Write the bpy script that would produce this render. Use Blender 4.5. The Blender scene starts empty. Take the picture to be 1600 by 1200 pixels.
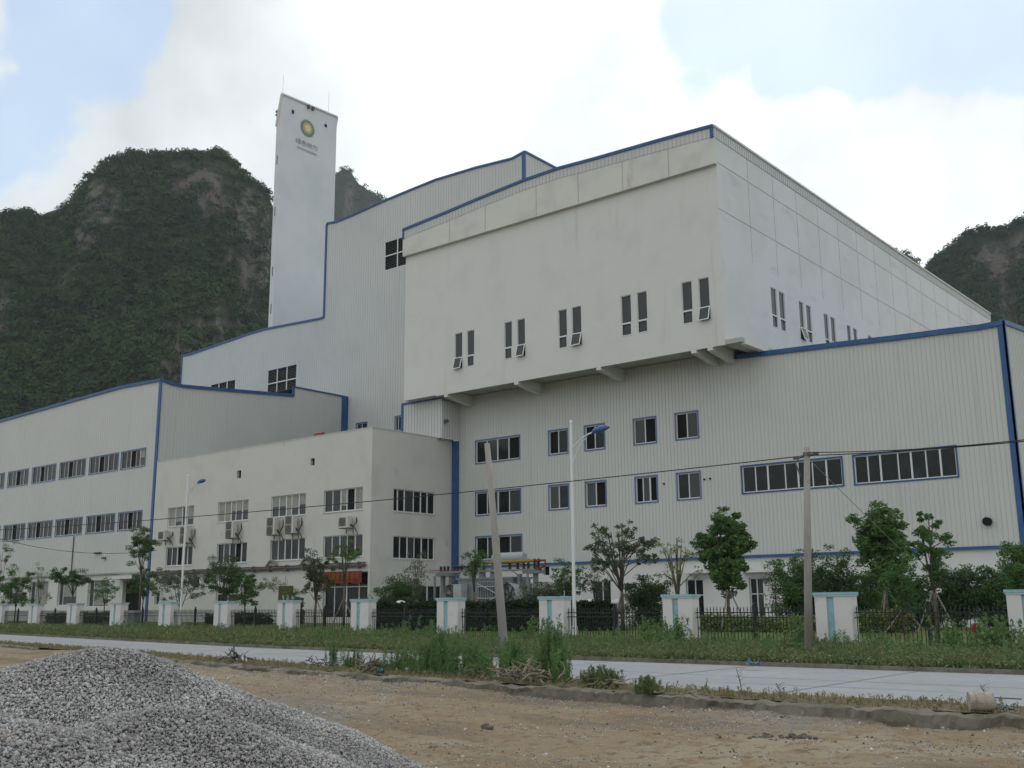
import bpy, math, random
import numpy as np
from mathutils import Vector, Matrix

# ------------------------------------------------------------------ camera
F = 1643.2; PT = math.radians(11.857); RO = math.radians(-.437); H = 1.95
def _axes():
    cp, sp, cr, sr = math.cos(PT), math.sin(PT), math.cos(RO), math.sin(RO)
    U = np.array([0, -cp, sp]); Fw = np.array([0, sp, cp]); R = np.array([1., 0, 0])
    Rr = np.array([[cr, -sr, 0], [sr, cr, 0], [0, 0, 1]])
    U, Fw, R = Rr @ U, Rr @ Fw, Rr @ R
    a = math.radians(129.432); WX = R*math.sin(a) + Fw*math.cos(a)
    a = math.radians(39.432); WY = R*math.sin(a) + Fw*math.cos(a)
    return np.array([WX, WY, U])
M = _axes()
CAM = np.array([0, 0, H])
def ray(x, y): return M @ np.array([(x-800)/F, (y-600)/F, 1])
def onY(x, y, Y): d = ray(x, y); return CAM + d*(Y/d[1])
def onX(x, y, X): d = ray(x, y); return CAM + d*(X/d[0])
def onZ(x, y, Z=0): d = ray(x, y); return CAM + d*((Z-H)/d[2])
def onD(x, y, D):
    d = ray(x, y); return CAM + d*(D/math.hypot(d[0], d[1]))

S = bpy.context.scene
COL = S.collection
cam = bpy.data.objects.new('camera', bpy.data.cameras.new('camera'))
COL.objects.link(cam)
mw = Matrix.Identity(4)
for i in range(3):
    mw[i][0] = M[i, 0]; mw[i][1] = -M[i, 1]; mw[i][2] = -M[i, 2]; mw[i][3] = CAM[i]
cam.matrix_world = mw
cam.data.sensor_width = 36; cam.data.lens = F/1600*36
cam.data.clip_start = .1; cam.data.clip_end = 20000
S.camera = cam
S.render.resolution_x = 1024; S.render.resolution_y = 768
S.view_settings.view_transform = 'Standard'; S.view_settings.look = 'None'
S.view_settings.gamma = 1; S.view_settings.exposure = 0.32
S.render.engine = 'CYCLES'
S.cycles.volume_bounces = 0
S.cycles.max_bounces = 6
S.cycles.transparent_max_bounces = 8

# ------------------------------------------------------------------ world
SUN_EL = math.radians(52); SUN_DIR = Vector((-.35, .80, 0)).normalized()
W = bpy.data.worlds.new('World'); S.world = W; W.use_nodes = True
nt = W.node_tree; N = nt.nodes; L = nt.links; N.clear()
def wn(t, **k):
    n = N.new(t)
    for a, b in k.items(): setattr(n, a, b)
    return n
def wmath(op, a, b=None, c=None, clamp=False):
    n = wn('ShaderNodeMath', operation=op); n.use_clamp = clamp
    for i, v in enumerate((a, b, c)):
        if v is None: continue
        if isinstance(v, (int, float)): n.inputs[i].default_value = v
        else: L.new(v, n.inputs[i])
    return n.outputs[0]
sky = wn('ShaderNodeTexSky', sky_type='NISHITA'); sky.sun_disc = False
sky.sun_elevation = SUN_EL; sky.sun_rotation = math.atan2(SUN_DIR.x, SUN_DIR.y)
sky.air_density = 1.5; sky.dust_density = .6
tc = wn('ShaderNodeTexCoord')
def hole(px, py, r0, r1, sq=1.0):
    d = ray(px, py); d = d/np.linalg.norm(d)
    n = wn('ShaderNodeVectorMath', operation='DISTANCE'); L.new(tc.outputs['Generated'], n.inputs[0]); n.inputs[1].default_value = d
    m = wn('ShaderNodeMapRange'); m.interpolation_type = 'SMOOTHSTEP'; L.new(n.outputs['Value'], m.inputs[0])
    m.inputs[1].default_value = r0; m.inputs[2].default_value = r1; m.inputs[3].default_value = sq; m.inputs[4].default_value = 0
    return m.outputs[0]
holes = [hole(130, 50, .01, .12, .95), hole(40, 215, .02, .11, .8), hole(190, 130, 0, .09, .7), hole(1120, 40, .02, .10, .9), hole(1250, 0, .02, .13, 1.15), hole(1380, 10, .03, .12, 1.25), hole(1500, 10, .03, .115, 1.2),
         hole(1640, 20, .03, .12, 1.1), hole(1095, 120, 0, .07, .8), hole(1500,-350,.05,.32,.8), hole(-300,100,.05,.3,.7)]
acc = holes[0]
for h in holes[1:]: acc = wmath('MAXIMUM', acc, h)
nz = wn('ShaderNodeTexNoise'); nz.inputs['Scale'].default_value = 7; nz.inputs['Detail'].default_value = 9; nz.inputs['Roughness'].default_value = .56
L.new(tc.outputs['Generated'], nz.inputs['Vector'])
v = wmath('ADD', acc, wmath('MULTIPLY', wmath('SUBTRACT', nz.outputs[0], .5), 1.9))
mr = wn('ShaderNodeMapRange'); mr.interpolation_type = 'SMOOTHSTEP'; L.new(v, mr.inputs[0])
mr.inputs[1].default_value = .46; mr.inputs[2].default_value = .70; mr.inputs[3].default_value = 1; mr.inputs[4].default_value = .30
nz2 = wn('ShaderNodeTexNoise'); nz2.inputs['Scale'].default_value = 5.5; nz2.inputs['Detail'].default_value = 7; nz2.inputs['Roughness'].default_value = .5
L.new(tc.outputs['Generated'], nz2.inputs['Vector'])
glow = hole(980, 130, .05, .42, 1.0)
glow2 = hole(1380, 260, .0, .30, .9)
br = wmath('ADD', wmath('MULTIPLY', wmath('SUBTRACT', nz2.outputs[0], .5), 1.05), wmath('ADD', .80, wmath('MULTIPLY', wmath('MAXIMUM', glow, glow2), .26)))
cc = wn('ShaderNodeMixRGB'); cc.blend_type = 'MULTIPLY'; cc.inputs[0].default_value = 1; cc.inputs[1].default_value = (.93, .975, 1.0, 1)
L.new(br, cc.inputs[2])
bg1 = wn('ShaderNodeBackground'); bg1.inputs[1].default_value = .125; L.new(sky.outputs[0], bg1.inputs[0])
bg2 = wn('ShaderNodeBackground'); bg2.inputs[1].default_value = 1.0; L.new(cc.outputs[0], bg2.inputs[0])
ms = wn('ShaderNodeMixShader'); L.new(mr.outputs[0], ms.inputs[0]); L.new(bg1.outputs[0], ms.inputs[1]); L.new(bg2.outputs[0], ms.inputs[2])
wo = wn('ShaderNodeOutputWorld'); L.new(ms.outputs[0], wo.inputs[0])

# ------------------------------------------------------------------ sun
sl = bpy.data.lights.new('sun', 'SUN'); sl.energy = .6; sl.angle = math.radians(14); sl.color = (1, .96, .9)
so = bpy.data.objects.new('sun', sl); COL.objects.link(so)
sd = Vector((SUN_DIR.x*math.cos(SUN_EL), SUN_DIR.y*math.cos(SUN_EL), math.sin(SUN_EL)))
so.rotation_euler = sd.to_track_quat('Z', 'Y').to_euler(); so.location = (0, -20, 60)

rnd = random.Random(7); rng = np.random.default_rng(7)

# ------------------------------------------------------------------ materials
def mat(name, col, rough=.8, noise=None, bump=None, metal=0, spec=.3, trans=0, streak=None, extra=None):
    """noise=(scale, colour2, lo, hi[, detail]); several allowed; bump=(scale, strength, distance)"""
    m = bpy.data.materials.new(name); m.use_nodes = True
    t = m.node_tree; n = t.nodes; l = t.links; n.clear()
    out = n.new('ShaderNodeOutputMaterial'); p = n.new('ShaderNodeBsdfPrincipled')
    p.inputs['Roughness'].default_value = rough; p.inputs['Metallic'].default_value = metal
    p.inputs['Specular IOR Level'].default_value = spec
    p.inputs['Base Color'].default_value = (*col, 1)
    geo = n.new('ShaderNodeNewGeometry'); pos = geo.outputs['Position']
    cur = None
    for q in (noise or []):
        sc, c2, lo, hi = q[:4]
        vec = pos
        if len(q) > 4:
            mp = n.new('ShaderNodeMapping'); mp.inputs['Scale'].default_value = q[4]; l.new(pos, mp.inputs[0]); vec = mp.outputs[0]
        z = n.new('ShaderNodeTexNoise'); z.inputs['Scale'].default_value = sc; z.inputs['Detail'].default_value = 6; z.inputs['Roughness'].default_value = .6
        l.new(vec, z.inputs['Vector'])
        r = n.new('ShaderNodeMapRange'); r.interpolation_type = 'SMOOTHSTEP'; r.inputs[1].default_value = lo; r.inputs[2].default_value = hi; l.new(z.outputs[0], r.inputs[0])
        x = n.new('ShaderNodeMixRGB'); l.new(r.outputs[0], x.inputs[0])
        if cur is None: x.inputs[1].default_value = (*col, 1)
        else: l.new(cur, x.inputs[1])
        x.inputs[2].default_value = (*c2, 1); cur = x.outputs[0]
    if extra: cur = extra(n, l, cur, pos, col)
    if cur is not None: l.new(cur, p.inputs['Base Color'])
    if bump:
        prev = None
        for b in (bump if isinstance(bump, list) else [bump]):
            z = n.new('ShaderNodeTexNoise'); z.inputs['Scale'].default_value = b[0]; z.inputs['Detail'].default_value = 5; l.new(pos, z.inputs['Vector'])
            bn = n.new('ShaderNodeBump'); bn.inputs['Strength'].default_value = b[1]; bn.inputs['Distance'].default_value = b[2]; l.new(z.outputs[0], bn.inputs['Height'])
            if prev: l.new(prev, bn.inputs['Normal'])
            prev = bn.outputs[0]
        l.new(prev, p.inputs['Normal'])
    sh = p.outputs[0]
    if trans:
        tr = n.new('ShaderNodeBsdfTranslucent')
        if cur is not None: l.new(cur, tr.inputs[0])
        else: tr.inputs[0].default_value = (*col, 1)
        mx = n.new('ShaderNodeMixShader'); mx.inputs[0].default_value = trans; l.new(sh, mx.inputs[1]); l.new(tr.outputs[0], mx.inputs[2]); sh = mx.outputs[0]
    l.new(sh, out.inputs[0])
    return m

MT = {}
MT['plaster'] = mat('plaster', (.60, .605, .58), .9, noise=[(.35, (.565, .57, .55), .45, .7), (1.2, (.50, .50, .47), .64, .84, (1, 1, .25)), (1.1, (.50, .485, .44), .60, .80, (1, 1, .07))], bump=(6, .15, .02))
MT['plaster_band'] = mat('plaster_band', (.60, .60, .56), .9, noise=[(.5, (.52, .53, .50), .45, .7), (1.1, (.36, .31, .17), .60, .82, (1, 1, .2)), (3.5, (.30, .24, .12), .68, .86, (1, 1, .4))], bump=(6, .15, .02))
MT['plaster_cool'] = mat('plaster_cool', (.60, .615, .62), .9, noise=[(.25, (.565, .575, .57), .42, .62), (.5, (.50, .52, .53), .56, .76, (1, .45, 1.4)), (1.1, (.50, .50, .47), .62, .84, (1, 1, .07))], bump=(6, .15, .02))
MT['plaster_tower'] = mat('plaster_tower', (.61, .625, .625), .9, noise=[(.12, (.53, .56, .57), .4, .7), (.4, (.44, .45, .44), .66, .88, (1, 1, .12))], bump=(3, .15, .03))
MT['plaster_office'] = mat('plaster_office', (.55, .545, .515), .9, noise=[(.4, (.50, .50, .47), .45, .7), (.9, (.36, .34, .31), .62, .84, (1, 1, .7)), (2.5, (.30, .29, .26), .70, .88, (1, 1, .2))], bump=(6, .2, .02))
MT['metal_wall'] = mat('metal_wall', (.53, .54, .515), .55, noise=[(.15, (.50, .51, .49), .4, .7), (1.6, (.44, .455, .43), .55, .85, (1, 1, .06))], spec=.25)
MT['metal_wall_pale'] = mat('metal_wall_pale', (.53, .54, .53), .5, noise=[(.15, (.48, .50, .49), .4, .7), (1.6, (.42, .43, .42), .58, .85, (1, 1, .06))], spec=.25)
MT['rib'] = mat('rib', (.455, .475, .455), .6, spec=.2)
MT['rib_lit'] = mat('rib_lit', (.60, .61, .60), .5, spec=.3)  # bright highlights on the annex return wall's ribs, put into the colour
MT['blue'] = mat('blue_trim', (.028, .085, .22), .5, noise=[(1.5, (.04, .11, .25), .4, .7)])
MT['blue_pale'] = mat('blue_frame', (.10, .17, .32), .5)
MT['white'] = mat('white_frame', (.62, .64, .64), .5)
MT['glass'] = mat('glass_dark', (.012, .015, .015), .15, spec=.22, noise=[(.9, (.028, .032, .03), .45, .75)])
MT['glass_grey'] = mat('glass_grey', (.05, .056, .056), .2, spec=.25, noise=[(1.1, (.05, .055, .055), .45, .75)])
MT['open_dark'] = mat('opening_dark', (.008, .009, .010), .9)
MT['blind'] = mat('blind', (.30, .30, .27), .8, noise=[(2, (.24, .24, .22), .4, .7)])
MT['roof'] = mat('roof_sheet', (.12, .2, .33), .6)
MT['roof_grey'] = mat('roof_grey', (.3, .3, .29), .9)
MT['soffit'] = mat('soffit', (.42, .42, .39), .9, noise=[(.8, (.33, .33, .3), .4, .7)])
MT['joint'] = mat('joint', (.30, .31, .30), .9, noise=[(2, (.42, .42, .40), .45, .65)])
MT['louvre'] = mat('louvre', (.16, .16, .15), .6)
MT['conduit'] = mat('conduit', (.10, .09, .085), .7, noise=[(4, (.2, .17, .13), .5, .7)])
MT['asphalt'] = mat('road_concrete', (.265, .28, .30), .9, noise=[(.3, (.30, .315, .33), .4, .7), (3, (.225, .235, .245), .5, .7), (.5, (.29, .265, .23), .52, .72, (.15, 1.2, 1)), (.8, (.21, .21, .21), .60, .72, (.08, 1.6, 1))], bump=(40, .2, .005))
MT['joint_dark'] = mat('joint_dark', (.13, .125, .12), .95)
MT['kerb'] = mat('kerb_concrete', (.185, .172, .145), .95, noise=[(.7, (.12, .11, .085), .42, .62), (3, (.085, .085, .055), .52, .7), (6, (.26, .24, .21), .6, .8)], bump=[(5, .5, .06), (30, .4, .015)])
MT['pillar'] = mat('pillar_paint', (.62, .61, .60), .85, noise=[(1.5, (.52, .51, .50), .5, .75), (3, (.38, .36, .33), .68, .9, (1, 1, .3))], bump=(20, .1, .01))
MT['pillar_blue'] = mat('pillar_blue', (.28, .47, .52), .8, noise=[(3, (.22, .38, .43), .45, .7)])
MT['iron'] = mat('iron_black', (.022, .024, .024), .6)
MT['pole_concrete'] = mat('pole_concrete', (.30, .285, .265), .95, noise=[(2, (.23, .215, .195), .45, .7, (1, 1, .3)), (4, (.18, .15, .12), .62, .8, (1, 1, .4))], bump=(20, .3, .01))
MT['lamp_white'] = mat('lamp_white', (.66, .68, .69), .5)
MT['lamp_blue'] = mat('lamp_blue', (.05, .12, .30), .4)
MT['wire'] = mat('wire_black', (.02, .02, .02), .7)
MT['bark'] = mat('bark', (.085, .07, .055), .95, noise=[(6, (.15, .125, .10), .45, .7)], bump=(30, .5, .01))
MT['bark_pale'] = mat('bark_pale', (.19, .17, .12), .95, noise=[(6, (.12, .105, .08), .45, .7)])
MT['stake'] = mat('stake_wood', (.24, .205, .155), .9)
LF = 1.55
def leafmat(name, c, c2, c3):
    c, c2, c3 = [tuple(q_*LF for q_ in k_) for k_ in (c, c2, c3)]
    return mat(name, c, .65, noise=[(.9, c2, .4, .65), (7, c3, .52, .75)], trans=.25, spec=.25)
MT['leaf_dark'] = leafmat('leaf_dark', (.030, .062, .022), (.045, .085, .03), (.020, .045, .018))
MT['leaf_mid'] = leafmat('leaf_mid', (.045, .095, .030), (.065, .125, .035), (.03, .065, .022))
MT['leaf_bright'] = leafmat('leaf_bright', (.048, .092, .030), (.085, .145, .042), (.025, .055, .02))
MT['leaf_yellow'] = leafmat('leaf_yellow', (.12, .16, .055), (.16, .19, .06), (.07, .11, .035))
MT['leaf_red'] = leafmat('leaf_red', (.045, .070, .032), (.075, .080, .042), (.03, .05, .022))
MT['leaf_grey'] = leafmat('leaf_grey', (.06, .078, .05), (.085, .10, .065), (.04, .055, .036))
MT['weed'] = leafmat('weed_leaf', (.075, .105, .042), (.11, .13, .055), (.045, .07, .028))
MT['weed_tall'] = leafmat('weed_tall', (.060, .115, .040), (.085, .15, .048), (.035, .07, .025))
MT['weed_dry'] = leafmat('weed_dry', (.14, .12, .06), (.18, .15, .08), (.09, .09, .04))
MT['forest'] = mat('forest_leaf', (.026, .060, .022), .8, noise=[(.012, (.040, .082, .026), .45, .6), (.05, (.058, .100, .033), .52, .64), (.09, (.014, .032, .015), .54, .64), (.14, (.064, .080, .034), .60, .68), (.3, (.010, .024, .010), .5, .7)], trans=.1, spec=.1)
MT['hedge'] = leafmat('hedge_leaf', (.016, .030, .015), (.024, .042, .02), (.010, .02, .010))
MT['lawn'] = mat('lawn', (.095, .135, .032), .95, noise=[(.4, (.14, .165, .045), .45, .7), (5, (.09, .13, .03), .5, .75)], bump=(40, .5, .03))
MT['soil'] = mat('soil', (.13, .10, .065), .95, noise=[(.8, (.09, .085, .045), .4, .65), (5, (.18, .15, .11), .55, .75)], bump=(15, .6, .03))
MT['dirt'] = mat('dirt', (.225, .172, .108), .97, noise=[(.22, (.265, .22, .155), .45, .6), (.45, (.15, .118, .082), .48, .62, (.3, 1, 1)), (1.6, (.205, .142, .085), .48, .64), (.12, (.175, .165, .14), .52, .64), (5, (.135, .105, .072), .54, .66), (26, (.33, .30, .26), .60, .70), (40, (.10, .08, .065), .62, .72)], bump=[(3, .6, .08), (25, .9, .03)])
MT['yard'] = mat('yard_concrete', (.34, .33, .31), .95, noise=[(1, (.28, .27, .25), .4, .7)])
def _mask(n, l, cur, pos, col):
    at = n.new('ShaderNodeAttribute'); at.attribute_name = 'rockmask'
    z = n.new('ShaderNodeTexNoise'); z.inputs['Scale'].default_value = .12; l.new(pos, z.inputs['Vector'])
    a = n.new('ShaderNodeMixRGB'); a.inputs[1].default_value = (.016, .028, .011, 1); a.inputs[2].default_value = (.036, .048, .020, 1); l.new(z.outputs[0], a.inputs[0])
    m_ = n.new('ShaderNodeMixRGB'); l.new(at.outputs['Fac'], m_.inputs[0]); l.new(a.outputs[0], m_.inputs[1]); l.new(cur, m_.inputs[2])
    return m_.outputs[0]
MT['rock'] = mat('mountain_rock', (.100, .090, .076), .95, noise=[(.03, (.135, .122, .104), .45, .62), (.16, (.045, .042, .038), .50, .58, (1, 1, .16)), (.4, (.19, .175, .155), .62, .72, (1, 1, .3)), (.5, (.04, .038, .034), .60, .66, (1, 1, .4)), (.10, (.026, .042, .018), .55, .60)], bump=[(.08, 1, 6), (.4, .9, 1.5)], extra=_mask)
MT['gravel_bed'] = mat('gravel_bed', (.30, .295, .285), .95, noise=[(18, (.12, .12, .125), .45, .6)], bump=(25, 1, .05))
def _rock(n, l, cur, pos, col):
    at = n.new('ShaderNodeAttribute'); at.attribute_name = 'tone'
    return at.outputs['Color']
MT['gravel'] = mat('gravel_stone', (.35, .35, .35), .9, extra=_rock, bump=(60, .3, .01))
MT['red'] = mat('red_banner', (.20, .028, .018), .7, noise=[(2, (.15, .02, .014), .4, .7)])
MT['gold'] = mat('gold_letter', (.26, .13, .03), .6)
MT['plaque'] = mat('brown_plaque', (.085, .045, .03), .6)
MT['steel_grey'] = mat('steel_grey', (.20, .22, .23), .5, noise=[(3, (.15, .165, .17), .45, .7)], spec=.4)
MT['steel_pale'] = mat('steel_pale', (.40, .42, .43), .5, noise=[(3, (.33, .35, .36), .45, .7)], spec=.4)
MT['steel_mid'] = mat('steel_mid', (.30, .33, .34), .5)
MT['insul'] = mat('insulator', (.05, .035, .03), .35, spec=.6)
MT['yellow'] = mat('yellow_bar', (.26, .17, .04), .6)
MT['red_pipe'] = mat('red_pipe', (.14, .045, .04), .6)
MT['ac'] = mat('ac_casing', (.52, .51, .47), .6, noise=[(4, (.44, .43, .39), .5, .75)])
MT['ac_grille'] = mat('ac_grille', (.09, .088, .08), .6)
MT['ac_dark'] = mat('ac_dark', (.17, .165, .15), .6)
MT['hydrant'] = mat('hydrant_red', (.26, .03, .025), .6, noise=[(8, (.18, .03, .025), .45, .7)])
MT['root'] = mat('dead_root', (.23, .195, .15), .95, noise=[(5, (.16, .12, .08), .45, .7), (15, (.36, .31, .24), .6, .8)], bump=(30, .5, .02))
MT['can'] = mat('old_can', (.34, .31, .26), .75, noise=[(6, (.24, .20, .15), .45, .65)])
MT['blue_rag'] = mat('blue_plastic', (.045, .13, .20), .6)
MT['clod'] = mat('dark_clod', (.11, .10, .085), .95, noise=[(8, (.16, .15, .14), .5, .7)], bump=(20, .8, .03))
MT['emblem_green'] = mat('emblem_green', (.14, .24, .19), .7)
MT['emblem_yellow'] = mat('emblem_yellow', (.45, .38, .14), .7)
MT['emblem_cream'] = mat('emblem_cream', (.62, .56, .42), .7)
MT['ink'] = mat('sign_ink', (.29, .30, .295), .7)

# ------------------------------------------------------------------ object helpers
def link(o): COL.objects.link(o); return o
def tag(o, label=None, cat=None, group=None, kind=None):
    if label: o['label'] = label
    if cat: o['category'] = cat
    if group: o['group'] = group
    if kind: o['kind'] = kind
    return o
def empty(name, loc=(0, 0, 0), label=None, cat=None, group=None, rz=0):
    o = bpy.data.objects.new(name, None); link(o); o.location = loc; o.rotation_euler = (0, 0, rz)
    return tag(o, label, cat, group)
class MB:
    def __init__(s): s.v = []; s.f = []; s.m = []
    def poly(s, pts, m=0):
        b = len(s.v); s.v += [tuple(float(c) for c in p) for p in pts]; s.f.append(tuple(range(b, b+len(pts)))); s.m.append(m)
    def hexa(s, c, m=0):   # 8 corners: bottom 4 ccw, top 4 ccw
        b = len(s.v); s.v += [tuple(float(q) for q in p) for p in c]
        for f in ((3, 2, 1, 0), (4, 5, 6, 7), (0, 1, 5, 4), (1, 2, 6, 5), (2, 3, 7, 6), (3, 0, 4, 7)):
            s.f.append(tuple(b+i for i in f)); s.m.append(m)
    def box(s, x0, x1, y0, y1, z0, z1, m=0):
        s.hexa([(x0, y0, z0), (x1, y0, z0), (x1, y1, z0), (x0, y1, z0), (x0, y0, z1), (x1, y0, z1), (x1, y1, z1), (x0, y1, z1)], m)
    def tube(s, pts, rad, n=8, m=0, caps=True):
        pts = [Vector(p) for p in pts]
        if isinstance(rad, (int, float)): rad = [rad]*len(pts)
        rings = []; up = None
        for i, p in enumerate(pts):
            t = (pts[min(i+1, len(pts)-1)] - pts[max(i-1, 0)]).normalized()
            if up is None: up = t.orthogonal().normalized()
            a = (up - t*up.dot(t))
            a = a.normalized() if a.length > 1e-6 else t.orthogonal().normalized()
            up = a; b = t.cross(a)
            st = len(s.v)
            for k in range(n):
                an = 2*math.pi*k/n; s.v.append(tuple(p + (a*math.cos(an) + b*math.sin(an))*rad[i]))
            rings.append(st)
        for q in range(len(rings)-1):
            for k in range(n):
                k2 = (k+1) % n; s.f.append((rings[q]+k, rings[q]+k2, rings[q+1]+k2, rings[q+1]+k)); s.m.append(m)
        if caps:
            s.f.append(tuple(rings[0]+k for k in reversed(range(n)))); s.m.append(m)
            s.f.append(tuple(rings[-1]+k for k in range(n))); s.m.append(m)
    def blob(s, c, r, m=0, seed=0, rough=.25):
        rr = random.Random(seed); b = len(s.v); nu, nv = 8, 5
        s.v.append((c[0], c[1], c[2]+r[2]))
        for j in range(1, nv):
            th = math.pi*j/nv
            for i in range(nu):
                ph = 2*math.pi*i/nu; k = 1+rr.uniform(-rough, rough)
                s.v.append((c[0]+r[0]*k*math.sin(th)*math.cos(ph), c[1]+r[1]*k*math.sin(th)*math.sin(ph), c[2]+r[2]*k*math.cos(th)))
        s.v.append((c[0], c[1], c[2]-r[2])); e = len(s.v)-1
        for i in range(nu):
            i2 = (i+1) % nu
            s.f.append((b, b+1+i, b+1+i2)); s.m.append(m)
            for j in range(nv-2):
                s.f.append((b+1+j*nu+i, b+1+(j+1)*nu+i, b+1+(j+1)*nu+i2, b+1+j*nu+i2)); s.m.append(m)
            s.f.append((b+1+(nv-2)*nu+i, e, b+1+(nv-2)*nu+i2)); s.m.append(m)
    def build(s, name, mats, parent=None, smooth=False, loc=None):
        me = bpy.data.meshes.new(name); me.from_pydata(s.v, [], s.f)
        if not isinstance(mats, (list, tuple)): mats = [mats]
        for q in mats: me.materials.append(MT[q] if isinstance(q, str) else q)
        me.polygons.foreach_set('material_index', s.m)
        if smooth: me.polygons.foreach_set('use_smooth', [True]*len(s.f))
        me.update()
        o = bpy.data.objects.new(name, me); link(o)
        if parent: o.parent = parent
        if loc is not None: o.location = loc
        return o
def quads_obj(name, V, mats, parent=None, midx=None, nper=4):
    """V: (n, nper, 3) array of separate polygons"""
    n = len(V); me = bpy.data.meshes.new(name)
    me.vertices.add(n*nper); me.vertices.foreach_set('co', np.ascontiguousarray(V, dtype=np.float32).ravel())
    me.loops.add(n*nper); me.loops.foreach_set('vertex_index', np.arange(n*nper, dtype=np.int32))
    me.polygons.add(n); me.polygons.foreach_set('loop_start', np.arange(n, dtype=np.int32)*nper); me.polygons.foreach_set('loop_total', np.full(n, nper, dtype=np.int32))
    if not isinstance(mats, (list, tuple)): mats = [mats]
    for q in mats: me.materials.append(MT[q])
    if midx is not None: me.polygons.foreach_set('material_index', midx.astype(np.int32))
    me.update(calc_edges=True); me.validate()
    o = bpy.data.objects.new(name, me); link(o)
    if parent: o.parent = parent
    return o
def grid_obj(name, P, mats, parent=None, smooth=True):
    """P: (a, b, 3) grid"""
    a, b, _ = P.shape; me = bpy.data.meshes.new(name)
    idx = np.arange(a*b).reshape(a, b)
    fs = np.stack([idx[:-1, :-1], idx[1:, :-1], idx[1:, 1:], idx[:-1, 1:]], -1).reshape(-1, 4)
    me.vertices.add(a*b); me.vertices.foreach_set('co', P.astype(np.float32).ravel())
    me.loops.add(fs.size); me.loops.foreach_set('vertex_index', fs.ravel().astype(np.int32))
    me.polygons.add(len(fs)); me.polygons.foreach_set('loop_start', np.arange(len(fs), dtype=np.int32)*4); me.polygons.foreach_set('loop_total', np.full(len(fs), 4, dtype=np.int32))
    me.materials.append(MT[mats]); me.polygons.foreach_set('use_smooth', np.full(len(fs), smooth))
    me.update(calc_edges=True)
    o = bpy.data.objects.new(name, me); link(o)
    if parent: o.parent = parent
    return o
# smooth value noise (numpy)
def vnoise(x, y, seed=0):
    xi = np.floor(x).astype(np.int64); yi = np.floor(y).astype(np.int64); xf = x-xi; yf = y-yi
    def h(a, b):
        n = (a*374761393 + b*668265263 + seed*1442695041) & 0x7fffffff
        n = ((n ^ (n >> 13))*1274126177) & 0x7fffffff
        return ((n ^ (n >> 16)) & 0xffff)/65535.
    u = xf*xf*(3-2*xf); w = yf*yf*(3-2*yf)
    return (h(xi, yi)*(1-u)+h(xi+1, yi)*u)*(1-w) + (h(xi, yi+1)*(1-u)+h(xi+1, yi+1)*u)*w
def fbm(x, y, seed=0, o=5, g=.5):
    s = 0; a = 1; t = 0
    for k in range(o): s = s+a*vnoise(x*2**k, y*2**k, seed+k*17); t += a; a *= g
    return s/t

# ------------------------------------------------------------------ ground lines
def lin(tab):
    xs = [a for a, b in tab]; ys = [b for a, b in tab]
    return lambda x: np.interp(x, xs, ys)
curbY = lin([(-400, 79), (-120, 37), (-64, 28.4), (-45, 25.2), (-29, 21.9), (-17, 20.5), (-8, 19.7), (60, 19.2)])
nearY = lin([(-400, 80), (-120, 38.6), (-64, 30), (-45, 26.8), (-33.7, 24.7), (-28, 23.8), (-14, 21.8), (60, 21.2)])
farY = lin([(-400, 90), (-120, 46), (-91, 40.5), (-60, 35.5), (-43, 32.7), (-28, 31.4), (60, 31.2)])
def fenceY(X): return 41.9 - (X+17.58)*.0578
def gz(X, Y):
    """ground height north of the road"""
    f = fenceY(X)
    return float(np.interp(Y-f, [-12, -1, 0, 1.0, 8, 14], [0.02, .05, .05, .12, .55, .6]))

def dirtz(X, Y):
    V = Y-curbY(X); amp = np.clip(-V/3, .15, 1)
    Z = -.30+np.interp(X, [-34, -9], [.17, 0])
    Z = Z+amp*((fbm(X*.35, Y*.35, 3)-.5)*.22+(fbm(X*1.6, Y*1.6, 5)-.5)*.10+(fbm(X*.5, Y*2.6, 6)-.5)*.12)
    return Z+np.where(V > -1.6, np.clip((V+1.6)/1.6, 0, 1)*.34*np.clip(fbm(X*1.1, Y*1.2, 9)-.18, 0, 1), 0)
def ground():
    xs = np.concatenate([[-6000, -2500, -1000, -400, -200], np.arange(-130, -45, 2.5), np.arange(-45, 6, .14), np.arange(6, 60, 3), [90, 200, 600, 2000, 6000]])
    vs = np.concatenate([[-6000, -1500, -300, -80, -35], np.arange(-24, -.05, .14), [-.02, .10, .5, 1.2, 2.5, 5, 10, 12, 14, 17, 20, 22, 24, 28, 32, 40, 60, 150, 500, 1500, 6000]])
    X, V = np.meshgrid(xs, vs, indexing='ij')
    Y = curbY(X)+V
    Z = np.where(V < 0, dirtz(X, Y), -.10)
    F_ = Y-(41.9-(X+17.58)*.0578)
    Z = np.where(V > 1, np.interp(F_, [-40, -12, -1, 0, 1, 8, 14], [-.1, -.08, -.05, -.05, .02, .45, .5]), Z)
    o = grid_obj('ground', np.stack([X, Y, Z], -1), 'dirt'); tag(o, 'brown dirt building lot with gravelly patches in front of the road', 'ground', kind='structure')
ground()
def strip(name, m, ya, yb, z, label, cat, x0=-400, x1=60, thick=None, kind='structure', rough=0, nx=None, rows=2):
    xs = np.linspace(x0, x1, nx or 120)
    P = np.zeros((len(xs), rows, 3))
    for i, x in enumerate(xs):
        for j in range(rows):
            t = j/(rows-1); P[i, j] = (x, ya(x)*(1-t)+yb(x)*t, z)
    if rough: P[:, :, 2] += (fbm(P[:, :, 0]*1.5, P[:, :, 1]*1.5, 11)-.5)*rough
    o = grid_obj(name, P, m, smooth=rough > 0); return tag(o, label, cat, kind=kind)
strip('road', 'asphalt', lambda x: nearY(x), lambda x: farY(x), 0.0, 'pale concrete road running past the factory fence', 'road')
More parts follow.
